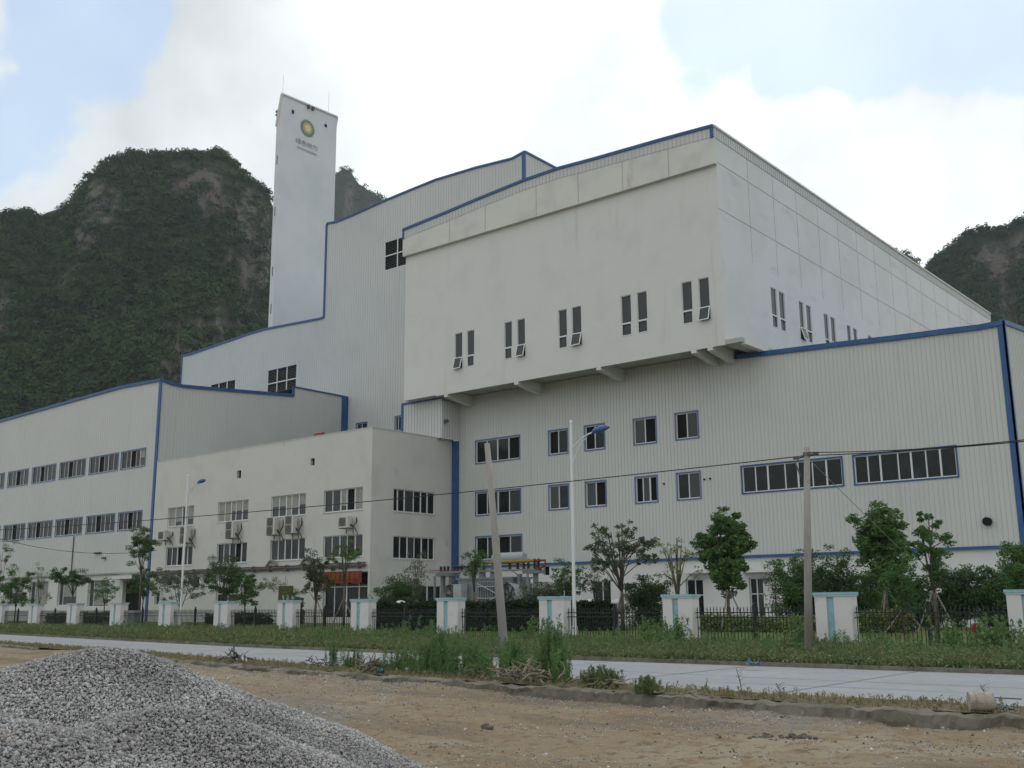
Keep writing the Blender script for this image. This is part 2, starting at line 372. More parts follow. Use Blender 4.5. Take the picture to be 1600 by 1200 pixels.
strip('median_soil', 'soil', lambda x: curbY(x)+.2, lambda x: nearY(x)+.12, .035, 'strip of earth between the rough kerb and the road', 'verge', x0=-130, x1=25, rough=.10, nx=900, rows=9)
strip('verge_soil', 'soil', lambda x: farY(x)+.14, lambda x: fenceY(x)+.4, .05, 'overgrown verge between road and fence', 'verge', rough=.04, nx=300, rows=6)
# far kerb stones
b = MB()
x = -140.
while x < 20:
    y0, y1 = farY(x), farY(x+.98); h = .13+rnd.uniform(-.012, .012)
    b.hexa([(x, y0, -.05), (x+.97, y1, -.05), (x+.97, y1+.16, -.05), (x, y0+.16, -.05), (x, y0, h), (x+.97, y1, h), (x+.97, y1+.16, h), (x, y0+.16, h)])
    x += .985
tag(b.build('kerb', 'kerb'), 'line of kerb stones along the far side of the road', 'kerb', kind='structure')
# rough concrete kerb on the near side
xs = np.arange(-130, 20, .06); prof = [(-.05, -.5), (.0, -.12), (.02, .02), (.07, .055), (.24, .06), (.36, .05), (.42, -.05)]
P = np.zeros((len(xs), len(prof), 3))
n1 = fbm(xs*.9, xs*0+3, 21)-.5; n2 = fbm(xs*3.1, xs*0+8, 22)-.5; br_ = np.clip((fbm(xs*.45, xs*0+1, 25)-.60)*6, 0, 1)
for j, (dy, dz) in enumerate(prof):
    nn = fbm(xs*2.2, xs*0+j*5.3, 30+j)-.5+(fbm(xs*9, xs*0+j*3.1, 60+j)-.5)*.5
    P[:, j, 0] = xs; P[:, j, 1] = curbY(xs)+dy+n1*.22+nn*.20; P[:, j, 2] = dz+(n2*.09+nn*.10-br_*.16-.02)*(1 if j not in (0, 6) else 0)
tag(grid_obj('rough_kerb', P, 'kerb', smooth=False), 'crumbling concrete kerb at the edge of the dirt lot', 'kerb', kind='structure')
b = MB(); x = -120.
while x < 16:
    y0, y1 = nearY(x)+.02, farY(x)-.01; w_ = .018+rnd.random()*.02; sk = rnd.uniform(-.05, .05)
    b.poly([(x-w_, y0, .004), (x+w_, y0, .004), (x+w_+sk, y1, .004), (x-w_+sk, y1, .004)]); x += 5.2
xs = np.linspace(-120, 16, 400); yc = (nearY(xs)+farY(xs))/2
for k in range(399): b.poly([(xs[k], yc[k]-.02, .005), (xs[k+1], yc[k+1]-.02, .005), (xs[k+1], yc[k+1]+.02, .005), (xs[k], yc[k]+.02, .005)])
tag(b.build('road_joints', 'joint_dark'), 'dark joints between the concrete slabs of the road', 'road joints', kind='structure')
# lawn and yard
def band(name, m, f0, f1, dz, label, cat, x0=-300, x1=60, nx=100):
    xs = np.linspace(x0, x1, nx); ts = np.linspace(0, 1, 16)
    P = np.zeros((nx, 16, 3))
    for i, x in enumerate(xs):
        for j, t in enumerate(ts):
            Y = fenceY(x)+f0+(f1-f0)*t; P[i, j] = (x, Y, gz(x, Y)+dz)
    return tag(grid_obj(name, P, m), label, cat, kind='structure')
band('lawn', 'lawn', .45, 17, .0, 'mown lawn behind the iron fence', 'lawn')
xs = np.linspace(-300, 60, 60)
P = np.array([[(x, fenceY(x)+16.9, .612), (x, 300, .612)] for x in xs]); tag(grid_obj('yard', P, 'yard'), 'concrete yard at the foot of the buildings', 'yard', kind='structure')

# ------------------------------------------------------------------ wall builder
def mapY(Y): return lambda s, z, d=0: (s, Y-d, z)
def mapX(X): return lambda s, z, d=0: (X+d, s, z)
def interp_top(top, s): return float(np.interp(s, [a for a, b in top], [b for a, b in top]))
def wall(name, mp, top, zb, holes, m, parent, ribs=None, ribmat='rib', flip=False, reveal=.18, ribd=.035, ribw=.07):
    """facade with real openings, its top edge a polyline; holes = (s0, s1, z0, z1)"""
    zbf = zb if callable(zb) else (lambda s: zb)
    bs = sorted(set([a for a, _ in top]+[h[0] for h in holes]+[h[1] for h in holes]))
    s0, s1 = top[0][0], top[-1][0]; bs = [q for q in bs if s0-1e-6 <= q <= s1+1e-6]
    mb = MB()
    def quad(pts, mi=0):
        mb.poly(pts if not flip else pts[::-1], mi)
    for a, c in zip(bs[:-1], bs[1:]):
        if c-a < 1e-5: continue
        hs = sorted([(h[2], h[3]) for h in holes if h[0] <= a+1e-6 and h[1] >= c-1e-6])
        e = 1e-4
        ta, tb = interp_top(top, a+e), interp_top(top, c-e); la, lb = zbf(a+e), zbf(c-e)
        for z0, z1 in hs:
            quad([mp(a, la), mp(c, lb), mp(c, z0), mp(a, z0)]); la = lb = z1
        quad([mp(a, la), mp(c, lb), mp(c, tb), mp(a, ta)])
    for h in holes:
        a, c, z0, z1 = h[:4]; r = -reveal
        for p in ([mp(a, z0), mp(a, z1), mp(a, z1, r), mp(a, z0, r)], [mp(c, z1), mp(c, z0), mp(c, z0, r), mp(c, z1, r)],
                  [mp(a, z1), mp(c, z1), mp(c, z1, r), mp(a, z1, r)], [mp(c, z0), mp(a, z0), mp(a, z0, r), mp(c, z0, r)]): quad(p)
    if ribs:
        s = s0+ribs/2
        while s < s1-.02:
            segs = []; lo = zbf(s)
            for z0, z1 in sorted([(h[2]-.1, h[3]+.1) for h in holes if h[0]-.14 < s < h[1]+.14]):
                if z0 > lo: segs.append((lo, z0))
                lo = max(lo, z1)
            hi = interp_top(top, s)
            if hi > lo: segs.append((lo, hi))
            for lo_, hi_ in segs:
                w = ribw/2
                c = [mp(s-w, lo_), mp(s+w, lo_), mp(s+w*.6, lo_, ribd), mp(s-w*.6, lo_, ribd), mp(s-w, hi_), mp(s+w, hi_), mp(s+w*.6, hi_, ribd), mp(s-w*.6, hi_, ribd)]
                i0 = len(mb.v); mb.v += c
                for f in ((0, 3, 7, 4), (3, 2, 6, 7), (2, 1, 5, 6)): mb.f.append(tuple(i0+i for i in f)); mb.m.append(1)
            s += ribs
    return mb.build(name, [m, ribmat], parent)
def lbox(mb, mp, s0, s1, z0, z1, d0, d1, m=0):
    mb.hexa([mp(s0, z0, d0), mp(s1, z0, d0), mp(s1, z0, d1), mp(s0, z0, d1), mp(s0, z1, d0), mp(s1, z1, d0), mp(s1, z1, d1), mp(s0, z1, d1)], m)
def trimline(mb, mp, pts, w=.22, d0=0.0, d1=.12, m=0, up=True):
    for (a, za), (c, zc) in zip(pts[:-1], pts[1:]):
        lo = -w if up else 0; hi = .04 if up else w
        mb.hexa([mp(a, za+lo, d0), mp(c, zc+lo, d0), mp(c, zc+lo, d1), mp(a, za+lo, d1), mp(a, za+hi, d0), mp(c, zc+hi, d0), mp(c, zc+hi, d1), mp(a, za+hi, d1)], m)
def window(parent, mp, h, cols, trim=None, recess=.1, kinds=None, fw=.07, sill=False, transom=None):
    """cols: list of relative column widths; kinds: per column g=dark glass, y=grey glass, o=open, b=blind"""
    s0, s1, z0, z1 = h; e = .004
    f = MB(); tot = sum(cols); W_ = s1-s0
    xs = [s0]
    for c in cols: xs.append(xs[-1]+W_*c/tot)
    d0, d1 = (-recess-.05, -recess+.02) if recess > .06 else (-recess-.025, -recess+.0)
    f_ = fw
    lbox(f, mp, s0+e, s1-e, z0+e, z0+f_, d0, d1); lbox(f, mp, s0+e, s1-e, z1-f_, z1-e, d0, d1)
    lbox(f, mp, s0+e, s0+f_, z0+f_, z1-f_, d0, d1); lbox(f, mp, s1-f_, s1-e, z0+f_, z1-f_, d0, d1)
    for k, x in enumerate(xs[1:-1]):
        w = f_*(.55 if k % 2 == 0 else .8); lbox(f, mp, x-w, x+w, z0+f_, z1-f_, d0, d1+(.02 if k % 2 else 0))
    if transom: lbox(f, mp, s0+f_, s1-f_, z0+(z1-z0)*transom-f_*.5, z0+(z1-z0)*transom+f_*.5, d0, d1+.012)
    w = f.build('window', 'white', parent)
    p = MB(); dd = -recess-.03
    kinds = kinds or ''.join(rnd.choice('ggggyyo') for _ in cols)
    for k in range(len(cols)):
        a, c = xs[k], xs[k+1]; kd = kinds[k % len(kinds)]
        if kd == 'b':
            zz = z0+(z1-z0)*rnd.choice([0.25, .35, .5, .05])
            p.poly([mp(a, z0+f_, dd), mp(c, z0+f_, dd), mp(c, zz, dd), mp(a, zz, dd)], 1)
            p.poly([mp(a, zz, dd), mp(c, zz, dd), mp(c, z1, dd), mp(a, z1, dd)], 3)
        else:
            mi = {'g': 0, 'y': 1, 'o': 2}[kd]
            dq = dd-(.10 if kd == 'o' else 0)+rnd.uniform(-.006, .006)
            p.poly([mp(a, z0+e, dq), mp(c, z0+e, dq), mp(c, z1-e, dq+rnd.uniform(-.012, .012)), mp(a, z1-e, dq)], mi)
    p.build('pane', ['glass', 'glass_grey', 'open_dark', 'blind'], w)
    if trim:
        t = MB(); q = .10; g = .045
        lbox(t, mp, s0-q, s1+q, z1, z1+q, -.01, g+.01); lbox(t, mp, s0-q, s1+q, z0-q, z0, -.01, g+.01)
        lbox(t, mp, s0-q, s0, z0, z1, -.01, g); lbox(t, mp, s1, s1+q, z0, z1, -.01, g)
        t.build('trim', trim, w)
    if sill:
        t = MB(); lbox(t, mp, s0-.06, s1+.06, z0-.07, z0-.003, -.02, .06); t.build('sill', 'plaster_office', w)
    return w
def casement(parent, mp, h, opened=False):
    s0, s1, z0, z1 = h; f = MB(); q = .055; zt = z0+(z1-z0)*.32; d0, d1 = -.13, -.05; e = .004
    lbox(f, mp, s0+e, s0+q, z0+e, z1-e, d0, d1); lbox(f, mp, s1-q, s1-e, z0+e, z1-e, d0, d1)
    lbox(f, mp, s0+q, s1-q, z1-q, z1-e, d0, d1); lbox(f, mp, s0+q, s1-q, z0+e, z0+q, d0, d1); lbox(f, mp, s0+q, s1-q, zt-q*.7, zt+q*.7, d0, d1+.006)
    w = f.build('window', 'white', parent)
    p = MB(); dd = -.11
    p.poly([mp(s0, zt, dd), mp(s1, zt, dd), mp(s1, z1, dd), mp(s0, z1, dd)], 1)
    p.poly([mp(s0, z0, dd), mp(s1, z0, dd), mp(s1, zt, dd), mp(s0, zt, dd)], 2 if opened else 1)
    p.build('pane', ['glass', 'glass_grey', 'open_dark'], w)
    g = MB(); k = MB()
    lo = (z0, .30) if opened else (z0+.03, -.03)
    hi = (zt, .02) if opened else (zt-.03, -.03)
    def fr(a, c, za, zb_, m=0):
        def P_(s, t, off): return mp(s, lo[0]+(hi[0]-lo[0])*t, lo[1]+(hi[1]-lo[1])*t+off)
        g.hexa([P_(a, za, -.03), P_(c, za, -.03), P_(c, za, .03), P_(a, za, .03), P_(a, zb_, -.03), P_(c, zb_, -.03), P_(c, zb_, .03), P_(a, zb_, .03)], m)
        return P_
    u = .075; P_ = fr(s0+.01, s0+u, 0, 1); fr(s1-u, s1-.01, 0, 1); fr(s0+u, s1-u, 0, .07); fr(s0+u, s1-u, .93, 1)
    if opened: g.poly([P_(s0+u, .05, 0), P_(s1-u, .05, 0), P_(s1-u, .95, 0), P_(s0+u, .95, 0)], 1)
    sh = g.build('sash', ['white', 'glass_grey'], w)
    return w
def rectY(x0, x1, yt0, yt1, yb0, yb1, Y):
    a, b_, c, d = onY(x0, yt0, Y), onY(x1, yt1, Y), onY(x0, yb0, Y), onY(x1, yb1, Y)
    return ((a[0]+c[0])/2, (b_[0]+d[0])/2, (c[2]+d[2])/2, (a[2]+b_[2])/2)
def rectX(x0, x1, yt0, yt1, yb0, yb1, X):
    a, b_, c, d = onX(x0, yt0, X), onX(x1, yt1, X), onX(x0, yb0, X), onX(x1, yb1, X)
    return ((a[1]+c[1])/2, (b_[1]+d[1])/2, (c[2]+d[2])/2, (a[2]+b_[2])/2)
def rowfix(rs):
    z0 = sum(r[2] for r in rs)/len(rs); z1 = sum(r[3] for r in rs)/len(rs)
    return [(r[0], r[1], z0, z1) for r in rs]

Y1, Y2, Y3, Y4 = 68.92, 65.6, 59.08, 84.47
XO, X5, X6 = -63.51, -95.47, -34.3
ZO = 19.9; ZG = .6; ZB = 5.15

# ------------------------------------------------------------------ right hall
rh = empty('production_hall', (-40, Y1, ZG), 'long corrugated grey hall with blue edges and two ribbon windows, at the right', 'factory hall')
def sub(o, root): o.parent = root; o.location = o.location - root.location
def root_fix(root):
    for c in root.children:
        c.location = (-root.location.x, -root.location.y, -root.location.z)
m1 = mapY(Y1)
XR = float(onY(1567, 503, Y1)[0])
tp = [(onY(x_, y_, Y1)[0], onY(x_, y_, Y1)[2]) for x_, y_ in [(1145, 556), (1300, 536.5), (1400, 525), (1480, 514.5), (1530, 508.5), (1556, 503.5)]]
XL = float(onY(717.5, 640, Y1)[0])
top = [(XL, 20.6), (-36.2, 20.6), (-36.19, ZO+.02)]+[t for t in tp if t[0] > -36]+[(XR, 19.22)]
r1 = rowfix([rectY(742.5, 813, 688, 679.4, 725.5, 718.8, Y1), rectY(856.5, 888, 671.9, 668.9, 712.4, 709.8, Y1), rectY(913, 945.7, 663.6, 661.4, 705.5, 702.5, Y1), rectY(989.2, 1026.3, 654.2, 650.1, 696.3, 692.5, Y1), rectY(1054.5, 1092, 644.5, 640, 688, 683.9, Y1)])
r2 = rowfix([rectY(742.5, 814.5, 769.4, 762.6, 806.9, 803.1, Y1), rectY(857, 889.5, 758, 755.5, 798.5, 796, Y1), rectY(914.3, 948, 751.8, 749.5, 794.3, 792, Y1), rectY(991.9, 1028.3, 743.9, 741.6, 786.5, 784, Y1), rectY(1057, 1095.8, 737.5, 734.5, 781.8, 778.8, Y1)])
r3 = [rectY(742.5, 816.38, 837.8, 834, 876.7, 874, Y1)]
rb = rowfix([rectY(1158.4, 1318, 729.1, 712.3, 773.6, 760.3, Y1), rectY(1333, 1497, 709.4, 694.3, 758.6, 745.3, Y1)])
inset = lambda h, q=.1: (h[0]+q, h[1]-q, h[2]+q, h[3]-q)
r1, r2, r3, rb = [[inset(h) for h in r] for r in (r1, r2, r3, rb)]
wall('wall', m1, top, ZB, r1+r2+r3+rb, 'metal_wall', rh, ribs=.30, ribw=.045, ribd=.022)
k1 = ['gygo', 'og', 'og', 'yo', 'oy']; k2 = ['gygy', 'yg', 'yo', 'oyo', 'gy']
for h, k in zip(r1, k1): window(rh, m1, h, [1]*len(k), 'blue_pale', kinds=k, recess=.08)
for h, k in zip(r2, k2): window(rh, m1, h, [1]*len(k), 'blue_pale', kinds=k, recess=.08)
window(rh, m1, r3[0], [1]*4, 'blue_pale', kinds='gyoy', recess=.08)
for h in rb: window(rh, m1, h, [1, .95, 1.3, .95, 1.05, 1.0, 1.1], 'blue', kinds='ggggggg', recess=.08)
# ground storey
def gr(x0, x1, yt, yb): return rectY(x0, x1, yt+1, yt-1, yb, yb-1, Y1)
gh = [gr(865, 891, 909, 945), gr(925, 953, 908, 944), gr(1071, 1098, 905, 968), gr(1170, 1192, 903, 966), gr(1346, 1400, 900, 964), gr(780, 800, 912, 945), gr(820, 836, 911, 944)]
gh = [(a, c, max(z0, ZG+.02), min(z1, 4.2)) for a, c, z0, z1 in gh]
gh.append(gr(847.5, 857, 886, 896))
gh[-1] = (gh[-1][0], gh[-1][1], min(gh[-1][2], 4.3), 5.0)
m1b = mapY(Y1+.12)
wall('ground_storey_wall', m1b, [(XL, ZB), (XR-.1, ZB)], ZG-.6, gh, 'plaster', rh, reveal=.3)
for i, h in enumerate(gh):
    if i in (4, 7):
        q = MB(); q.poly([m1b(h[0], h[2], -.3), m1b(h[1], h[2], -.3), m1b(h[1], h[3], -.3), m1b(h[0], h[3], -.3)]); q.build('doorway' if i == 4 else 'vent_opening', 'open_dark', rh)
    else: window(rh, m1b, h, [1, 1], kinds='gg' if i != 3 else 'gy', recess=.2, transom=.6 if i in (2, 3) else None)
c = MB()
for x0, x1, y_ in ((1064, 1103, 889), (1150, 1198, 887)):
    a, d = onY(x0, y_, Y1-1)[0], onY(x1, y_, Y1-1)[0]; z = onY(x1, y_, Y1-1)[2]
    lbox(c, m1b, a, d, z-.28, z, 0, 1.1)
c.build('door_canopy', 'pillar', rh)
# blue trims
t = MB(); trimline(t, m1, [q for q in top if q[0] > -36.1], w=.30, d1=.16)
lbox(t, m1, XR-.32, XR+.10, ZB-.1, 19.2, -.02, .10)
t.build('edge_trim', 'blue', rh)
t = MB(); lbox(t, m1, XL, XR, ZB-.06, ZB+.12, -.02, .09); t.build('base_trim', 'blue', rh)
# right return wall, roof and back
mx7 = mapX(XR)
wall('side_wall', mx7, [(Y1, 19.2), (Y1+14, 20.6), (Y1+28, 19.2)], ZG-.6, [(Y1+4.6, Y1+8.6, 9.7, 11.8)], 'metal_wall', rh, ribs=.36)
window(rh, mx7, (Y1+4.6, Y1+8.6, 9.7, 11.8), [1]*4, 'blue', kinds='gggg')
t = MB(); trimline(t, mx7, [(Y1, 19.2), (Y1+14, 20.6), (Y1+28, 19.2)], w=.26, d1=.12); lbox(t, mx7, Y1-.1, Y1+.3, ZB, 19.15, -.02, .10); t.build('edge_trim', 'blue', rh)
r = MB(); r.poly([(XL, Y1+.3, 18.6), (XR-.02, Y1+.3, 18.6), (XR-.02, Y1+14, 20.0), (XL, Y1+14, 20.0)]); r.poly([(XL, Y1+14, 20.0), (XR-.02, Y1+14, 20.0), (XR-.02, Y1+28, 18.6), (XL, Y1+28, 18.6)])
r.poly([(XL, Y1+28, 0), (XR, Y1+28, 0), (XR, Y1+28, 18.6), (XL, Y1+28, 18.6)]); r.build('roof', 'roof', rh)
# wall outlet pipe, bolts
t = MB(); a = onY(1544, 815, Y1); t.tube([(a[0], Y1+.05, a[2]), (a[0], Y1-.35, a[2])], .26, 14); t.build('vent_pipe', 'open_dark', rh)
t = MB()
for px, py in ((1038, 756), (1101, 749), (1110, 748)):
    a = onY(px, py, Y1); t = MB(); t.tube([(a[0], Y1+.02, a[2]), (a[0], Y1-.12, a[2])], .07, 8); t.build('bracket_stub', 'open_dark', rh)
root_fix(rh)

# ------------------------------------------------------------------ annex between office and hall
an = empty('annex', (XL, Y2, ZG), 'narrow ribbed annex with a thin blue edge under the left end of the overhang', 'factory annex')
ax0 = float(onY(628, 632, Y2)[0]); zt0 = float(onY(628, 631, Y2)[2]); zt1 = float(onY(691, 620.5, Y2)[2])
YA_ = 66.66; ax0 = float(onY(628, 632, YA_)[0]); zt0 = float(onY(628, 631, YA_)[2]); mA = mapY(YA_)
wall('wall', mA, [(ax0, zt0), (XL, zt0)], 16.38, [], 'metal_wall_pale', an, ribs=.36, ribmat='rib')
wall('side_wall', mapX(XL), [(YA_, ZO-.2), (Y1, ZO-.2)], 16.38, [], 'metal_wall_pale', an, ribs=.34, ribmat='rib_lit')
t = MB(); trimline(t, mA, [(ax0, zt0), (XL-.05, zt0)], w=.16, d1=.08); lbox(t, mA, ax0-.02, ax0+.22, 16.38, zt0-.17, -.02, .08); t.build('edge_trim', 'blue', an)
t = MB(); a = onX(695, 659, XL); t.tube([(a[0]-.05, a[1], a[2]), (a[0]+.35, a[1]-.1, a[2]), (a[0]+.4, a[1]-.3, a[2]-.08)], .17, 12); t.build('vent_pipe', 'conduit', an)
root_fix(an)

# ------------------------------------------------------------------ concrete block with overhang
bk = empty('upper_block', (X6, Y2, ZO), 'large grey concrete upper block overhanging on brackets, with paired tall windows', 'factory block')
m2 = mapY(Y2); mt2 = mapY(Y2-.35)
BL = float(onY(633, 500, Y2)[0])
tpx = [(637, 356), (700, 329.7), (743.8, 311), (818.8, 280.6), (872, 262), (930, 246.5), (1040, 215), (1120, 193)]
btop = [(float(onY(x_, y_, Y2-.35)[0]), float(onY(x_, y_, Y2-.35)[2])) for x_, y_ in tpx]
btop[0] = (BL-.1, btop[0][1]); BX = X6
zband = float((onY(637, 399, Y2-.35)[2]+onY(1124, 252, Y2-.35)[2])/2)
btop[-1] = (BX+.05, btop[-1][1])
zside = btop[-1][1]
fw_ = []
for q in [(710.5, 722.3, 522, 520.5, 579, 577), (729.5, 741, 518, 516, 575, 573), (788, 800, 504, 501, 563, 560.5), (808, 820.5, 500, 497.5, 558, 556.5), (872.5, 886, 485, 482.5, 546.5, 543.5), (893.5, 908.5, 480, 477, 541, 538),
          (970.5, 986.5, 462.5, 459.5, 526.5, 524), (995.5, 1011.5, 456.5, 453.5, 521, 519), (1065.5, 1082, 440.5, 437.5, 507.5, 504.5), (1092, 1109, 433.5, 431, 502, 499)]:
    fw_.append(rectY(*q, Y2))
fw_ = rowfix(fw_)
zbl = float(onY(660, 627, Y2)[2])+.34
def zbF(s): return ZO if s > XL+.3 else zbl
wall('wall', m2, [(BL, zband+.2), (XL+.3, zband+.2), (BX, zband+.2)], zbF, fw_, 'plaster', bk, reveal=.22)
for i, h in enumerate(fw_): casement(bk, m2, h, i in (0, 3, 5, 9))
# projecting band under the parapet
q = MB(); q2 = MB()
for (a, za), (c, zc) in zip(btop[:-1], btop[1:]):
    zs = .95
    q.poly([mt2(a, zband), mt2(c, zband), mt2(c, zc-zs), mt2(a, za-zs)])
    q2.poly([mt2(a, za-zs, .02), mt2(c, zc-zs, .02), mt2(c, zc, .02), mt2(a, za, .02)])
    q.poly([mt2(a, zband), mt2(a, zband-.0, -.36), mt2(c, zband, -.36), mt2(c, zband)])
    n_ = max(1, int((c-a)/.36))
    for k in range(n_):
        s = a+(c-a)*(k+.5)/n_; z_ = za+(zc-za)*(k+.5)/n_
        lbox(q2, mt2, s-.03, s+.03, z_-zs, z_-.05, .02, .05, 1)
q.poly([(BX+.05, Y2-.35, zband), (BX+.05, Y2+.02, zband), (BX+.05, Y2+.02, zside-.95), (BX+.05, Y2-.35, zside-.95)])
q.build('cornice_band', 'plaster_band', bk); q2.build('parapet_cladding', ['metal_wall_pale', 'rib'], bk)
t = MB(); trimline(t, mt2, btop, w=.20, d0=-.05, d1=.12); lbox(t, mt2, BL-.1, BL+.12, btop[0][1]-.98, btop[0][1]-.2, 0, .09); lbox(t, mt2, BX-.2, BX+.07, zside-.98, zside-.2, 0, .09); t.build('edge_trim', 'blue', bk)
# joints in band
t = MB(); ja = onY(758, 330, Y2-.35)[0]; jb = onY(837.5, 300, Y2-.35)[0]; s = ja-(jb-ja)*1
for px_, py_ in ((702.5, 350), (758, 330), (837.5, 300), (903, 280), (972, 255), (1043.7, 240)):
    s = float(onY(px_, py_, Y2-.35)[0]); t = MB(); lbox(t, mt2, s-.025, s+.025, zband, interp_top(btop, s)-.96, .0, .012); t.build('panel_joint', 'joint', bk)
# side wall
m6 = mapX(BX)
def sx(px, py): p = onX(px, py, BX); return float(p[1]), float(p[2])
YE = sx(1547, 491)[0]
stop = [(Y2-.35, zside), (sx(1412, 400)[0], sx(1412, 400)[1]), (YE, sx(1547, 490)[1])]
sw = []
z0s, z1s = fw_[0][2], fw_[0][3]
for x0, x1, yt in ((1204, 1213, 449), (1216.7, 1225.5, 454.5), (1248, 1255.3, 470), (1259.2, 1267, 475.5), (1286.8, 1294, 489), (1297.4, 1304.6, 494), (1322.8, 1329, 506), (1332.7, 1339, 511), (1356, 1362, 523.5), (1365, 1371, 528)):
    a = sx(x0, yt); c = sx(x1, yt+3.5); sw.append((a[0], c[0], 0, a[1]))
zt_ = sum(h[3] for h in sw)/len(sw); hgt = z1s-z0s
sw = [(a, c, zt_-hgt, zt_) for a, c, _, _ in sw]
wall('side_wall', m6, [(Y2, stop[0][1]-.9)]+[(Y1+.3, interp_top(stop, Y1+.3)-.9)]+[(y_, z_-.9) for y_, z_ in stop[1:]], (lambda y_: ZO if y_ < Y1+.3 else 17.5), sw, 'plaster_cool', bk, reveal=.22)
for i, h in enumerate(sw): casement(bk, m6, h, i == 2)
t = MB()
for (a, za), (c, zc) in zip(stop[:-1], stop[1:]):
    t.poly([m6(a, za-.9, .03), m6(c, zc-.9, .03), m6(c, zc, .03), m6(a, za, .03)])
    n_ = int((c-a)/.36)
    for k in range(n_):
        s = a+(c-a)*(k+.5)/n_; z_ = za+(zc-za)*(k+.5)/n_; lbox(t, m6, s-.03, s+.03, z_-.9, z_-.05, .03, .06, 1)
t.build('parapet_cladding', ['metal_wall_pale', 'rib'], bk)
t = MB(); trimline(t, m6, stop, w=.12, d0=-.05, d1=.14); t.build('parapet_cap', 'plaster_band', bk)
t = MB()
for (pa, pb) in (((1253, 400), (1456, 517.2)), ((1126, 256.5), (1240, 330))):
    z = (sx(*pa)[1]+sx(*pb)[1])/2; t = MB(); lbox(t, m6, Y2, YE, z-.03, z+.03, 0, .012); t.build('panel_joint', 'joint', bk)
    zl = z
sp = (sx(1281.6, 400)[0]-sx(1249, 400)[0]); s = sx(1249, 400)[0]
while s-sp > Y2+1: s -= sp
while s < YE:
    t = MB(); lbox(t, m6, s-.02, s+.02, zt_+1.2, interp_top(stop, s)-.92, .0, .010); t.build('panel_joint', 'joint', bk); s += sp
# roof, back
r = MB(); zr = min(b_[1] for b_ in btop)-1
for (a, za), (c, zc) in zip(btop[:-1], btop[1:]):
    a_, c_ = max(a, BL), min(c, BX-.01)
    r.poly([(a_, Y2-.3, za-.12), (c_, Y2-.3, zc-.12), (c_, YE, zc-.12+(stop[-1][1]-zside)), (a_, YE, za-.12+(stop[-1][1]-zside))])
r.poly([(BL, YE, 10), (BX, YE, 10), (BX, YE, stop[-1][1]-.2), (BL, YE, stop[-1][1]-.2)]); r.poly([(BL, Y2, 20), (BL, YE, 20), (BL, YE, zr), (BL, Y2, zr)])
r.build('roof', 'roof_grey', bk)
# floor slab of the overhang and its brackets
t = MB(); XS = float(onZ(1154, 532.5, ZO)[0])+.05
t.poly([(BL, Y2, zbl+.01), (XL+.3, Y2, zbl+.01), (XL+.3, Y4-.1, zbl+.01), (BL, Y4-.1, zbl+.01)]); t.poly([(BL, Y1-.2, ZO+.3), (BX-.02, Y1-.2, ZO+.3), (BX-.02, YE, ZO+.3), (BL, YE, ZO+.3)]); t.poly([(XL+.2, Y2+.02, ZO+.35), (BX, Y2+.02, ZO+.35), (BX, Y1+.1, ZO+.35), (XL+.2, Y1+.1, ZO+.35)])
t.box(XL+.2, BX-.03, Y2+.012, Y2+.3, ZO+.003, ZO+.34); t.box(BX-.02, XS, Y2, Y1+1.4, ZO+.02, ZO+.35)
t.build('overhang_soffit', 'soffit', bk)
for px_, py_ in ((700, 617), (808, 597), (936, 574), (1083, 547), (1110, 543), (1158, 534)):
    s = float(onZ(px_, py_, ZO)[0]); g = MB(); w = .21
    prof_ = [(Y2+.001, ZO-.22), (Y1-.3, ZO-.62), (Y1+.05, ZO-.62), (Y1+.05, ZO+.33), (Y2+.001, ZO+.33)]
    if px_ > 1150: prof_ = [(Y2+.3, ZO-.12), (Y1+.5, ZO-.12), (Y1+.5, ZO+.3), (Y2+.3, ZO+.3)]
    g.poly([(s-w, y_, z_) for y_, z_ in prof_]); g.poly([(s+w, y_, z_) for y_, z_ in prof_[::-1]])
    for (ya, za), (yb, zb_) in zip(prof_, prof_[1:]+prof_[:1]): g.poly([(s-w, ya, za), (s-w, yb, zb_), (s+w, yb, zb_), (s+w, ya, za)][::-1])
    g.build('bracket', 'plaster', bk)
root_fix(bk)

# ------------------------------------------------------------------ tall hall behind
th = empty('boiler_hall', (-80, Y4, ZG), 'tallest corrugated hall with a stepped blue roofline, beside the chimney tower', 'factory hall')
m4 = mapY(Y4)
def p4(x_, y_): p = onY(x_, y_, Y4); return (float(p[0]), float(p[2]))
lw = [p4(*q) for q in [(285, 555), (297, 553), (340, 538), (390, 520.5), (414, 513.5), (450, 506.5), (500, 497), (507, 494.5)]]
hi = [p4(*q) for q in [(511, 348.4), (525, 346), (550, 336), (603, 312), (644, 295), (681, 280), (744, 261), (800, 247), (820, 236)]]
x0 = (lw[-1][0]+hi[0][0])/2
lw[-1] = (x0, lw[-1][1]); hi[0] = (x0+.002, hi[0][1])
XT = hi[-1][0]
lv = [rectY(601, 641, 379, 367.5, 422.5, 411, Y4), rectY(417.5, 463, 580, 569, 622, 612, Y4), rectY(328, 367, 603, 592.5, 640, 630, Y4)]
tw = [rectY(557, 573, 662, 660, 682, 680, Y4), rectY(617.5, 626.5, 651.5, 650, 673, 672, Y4)]
wall('wall', m4, lw+hi, ZG, lv+tw, 'metal_wall_pale', th, ribs=.42, ribd=.03, ribw=.06)
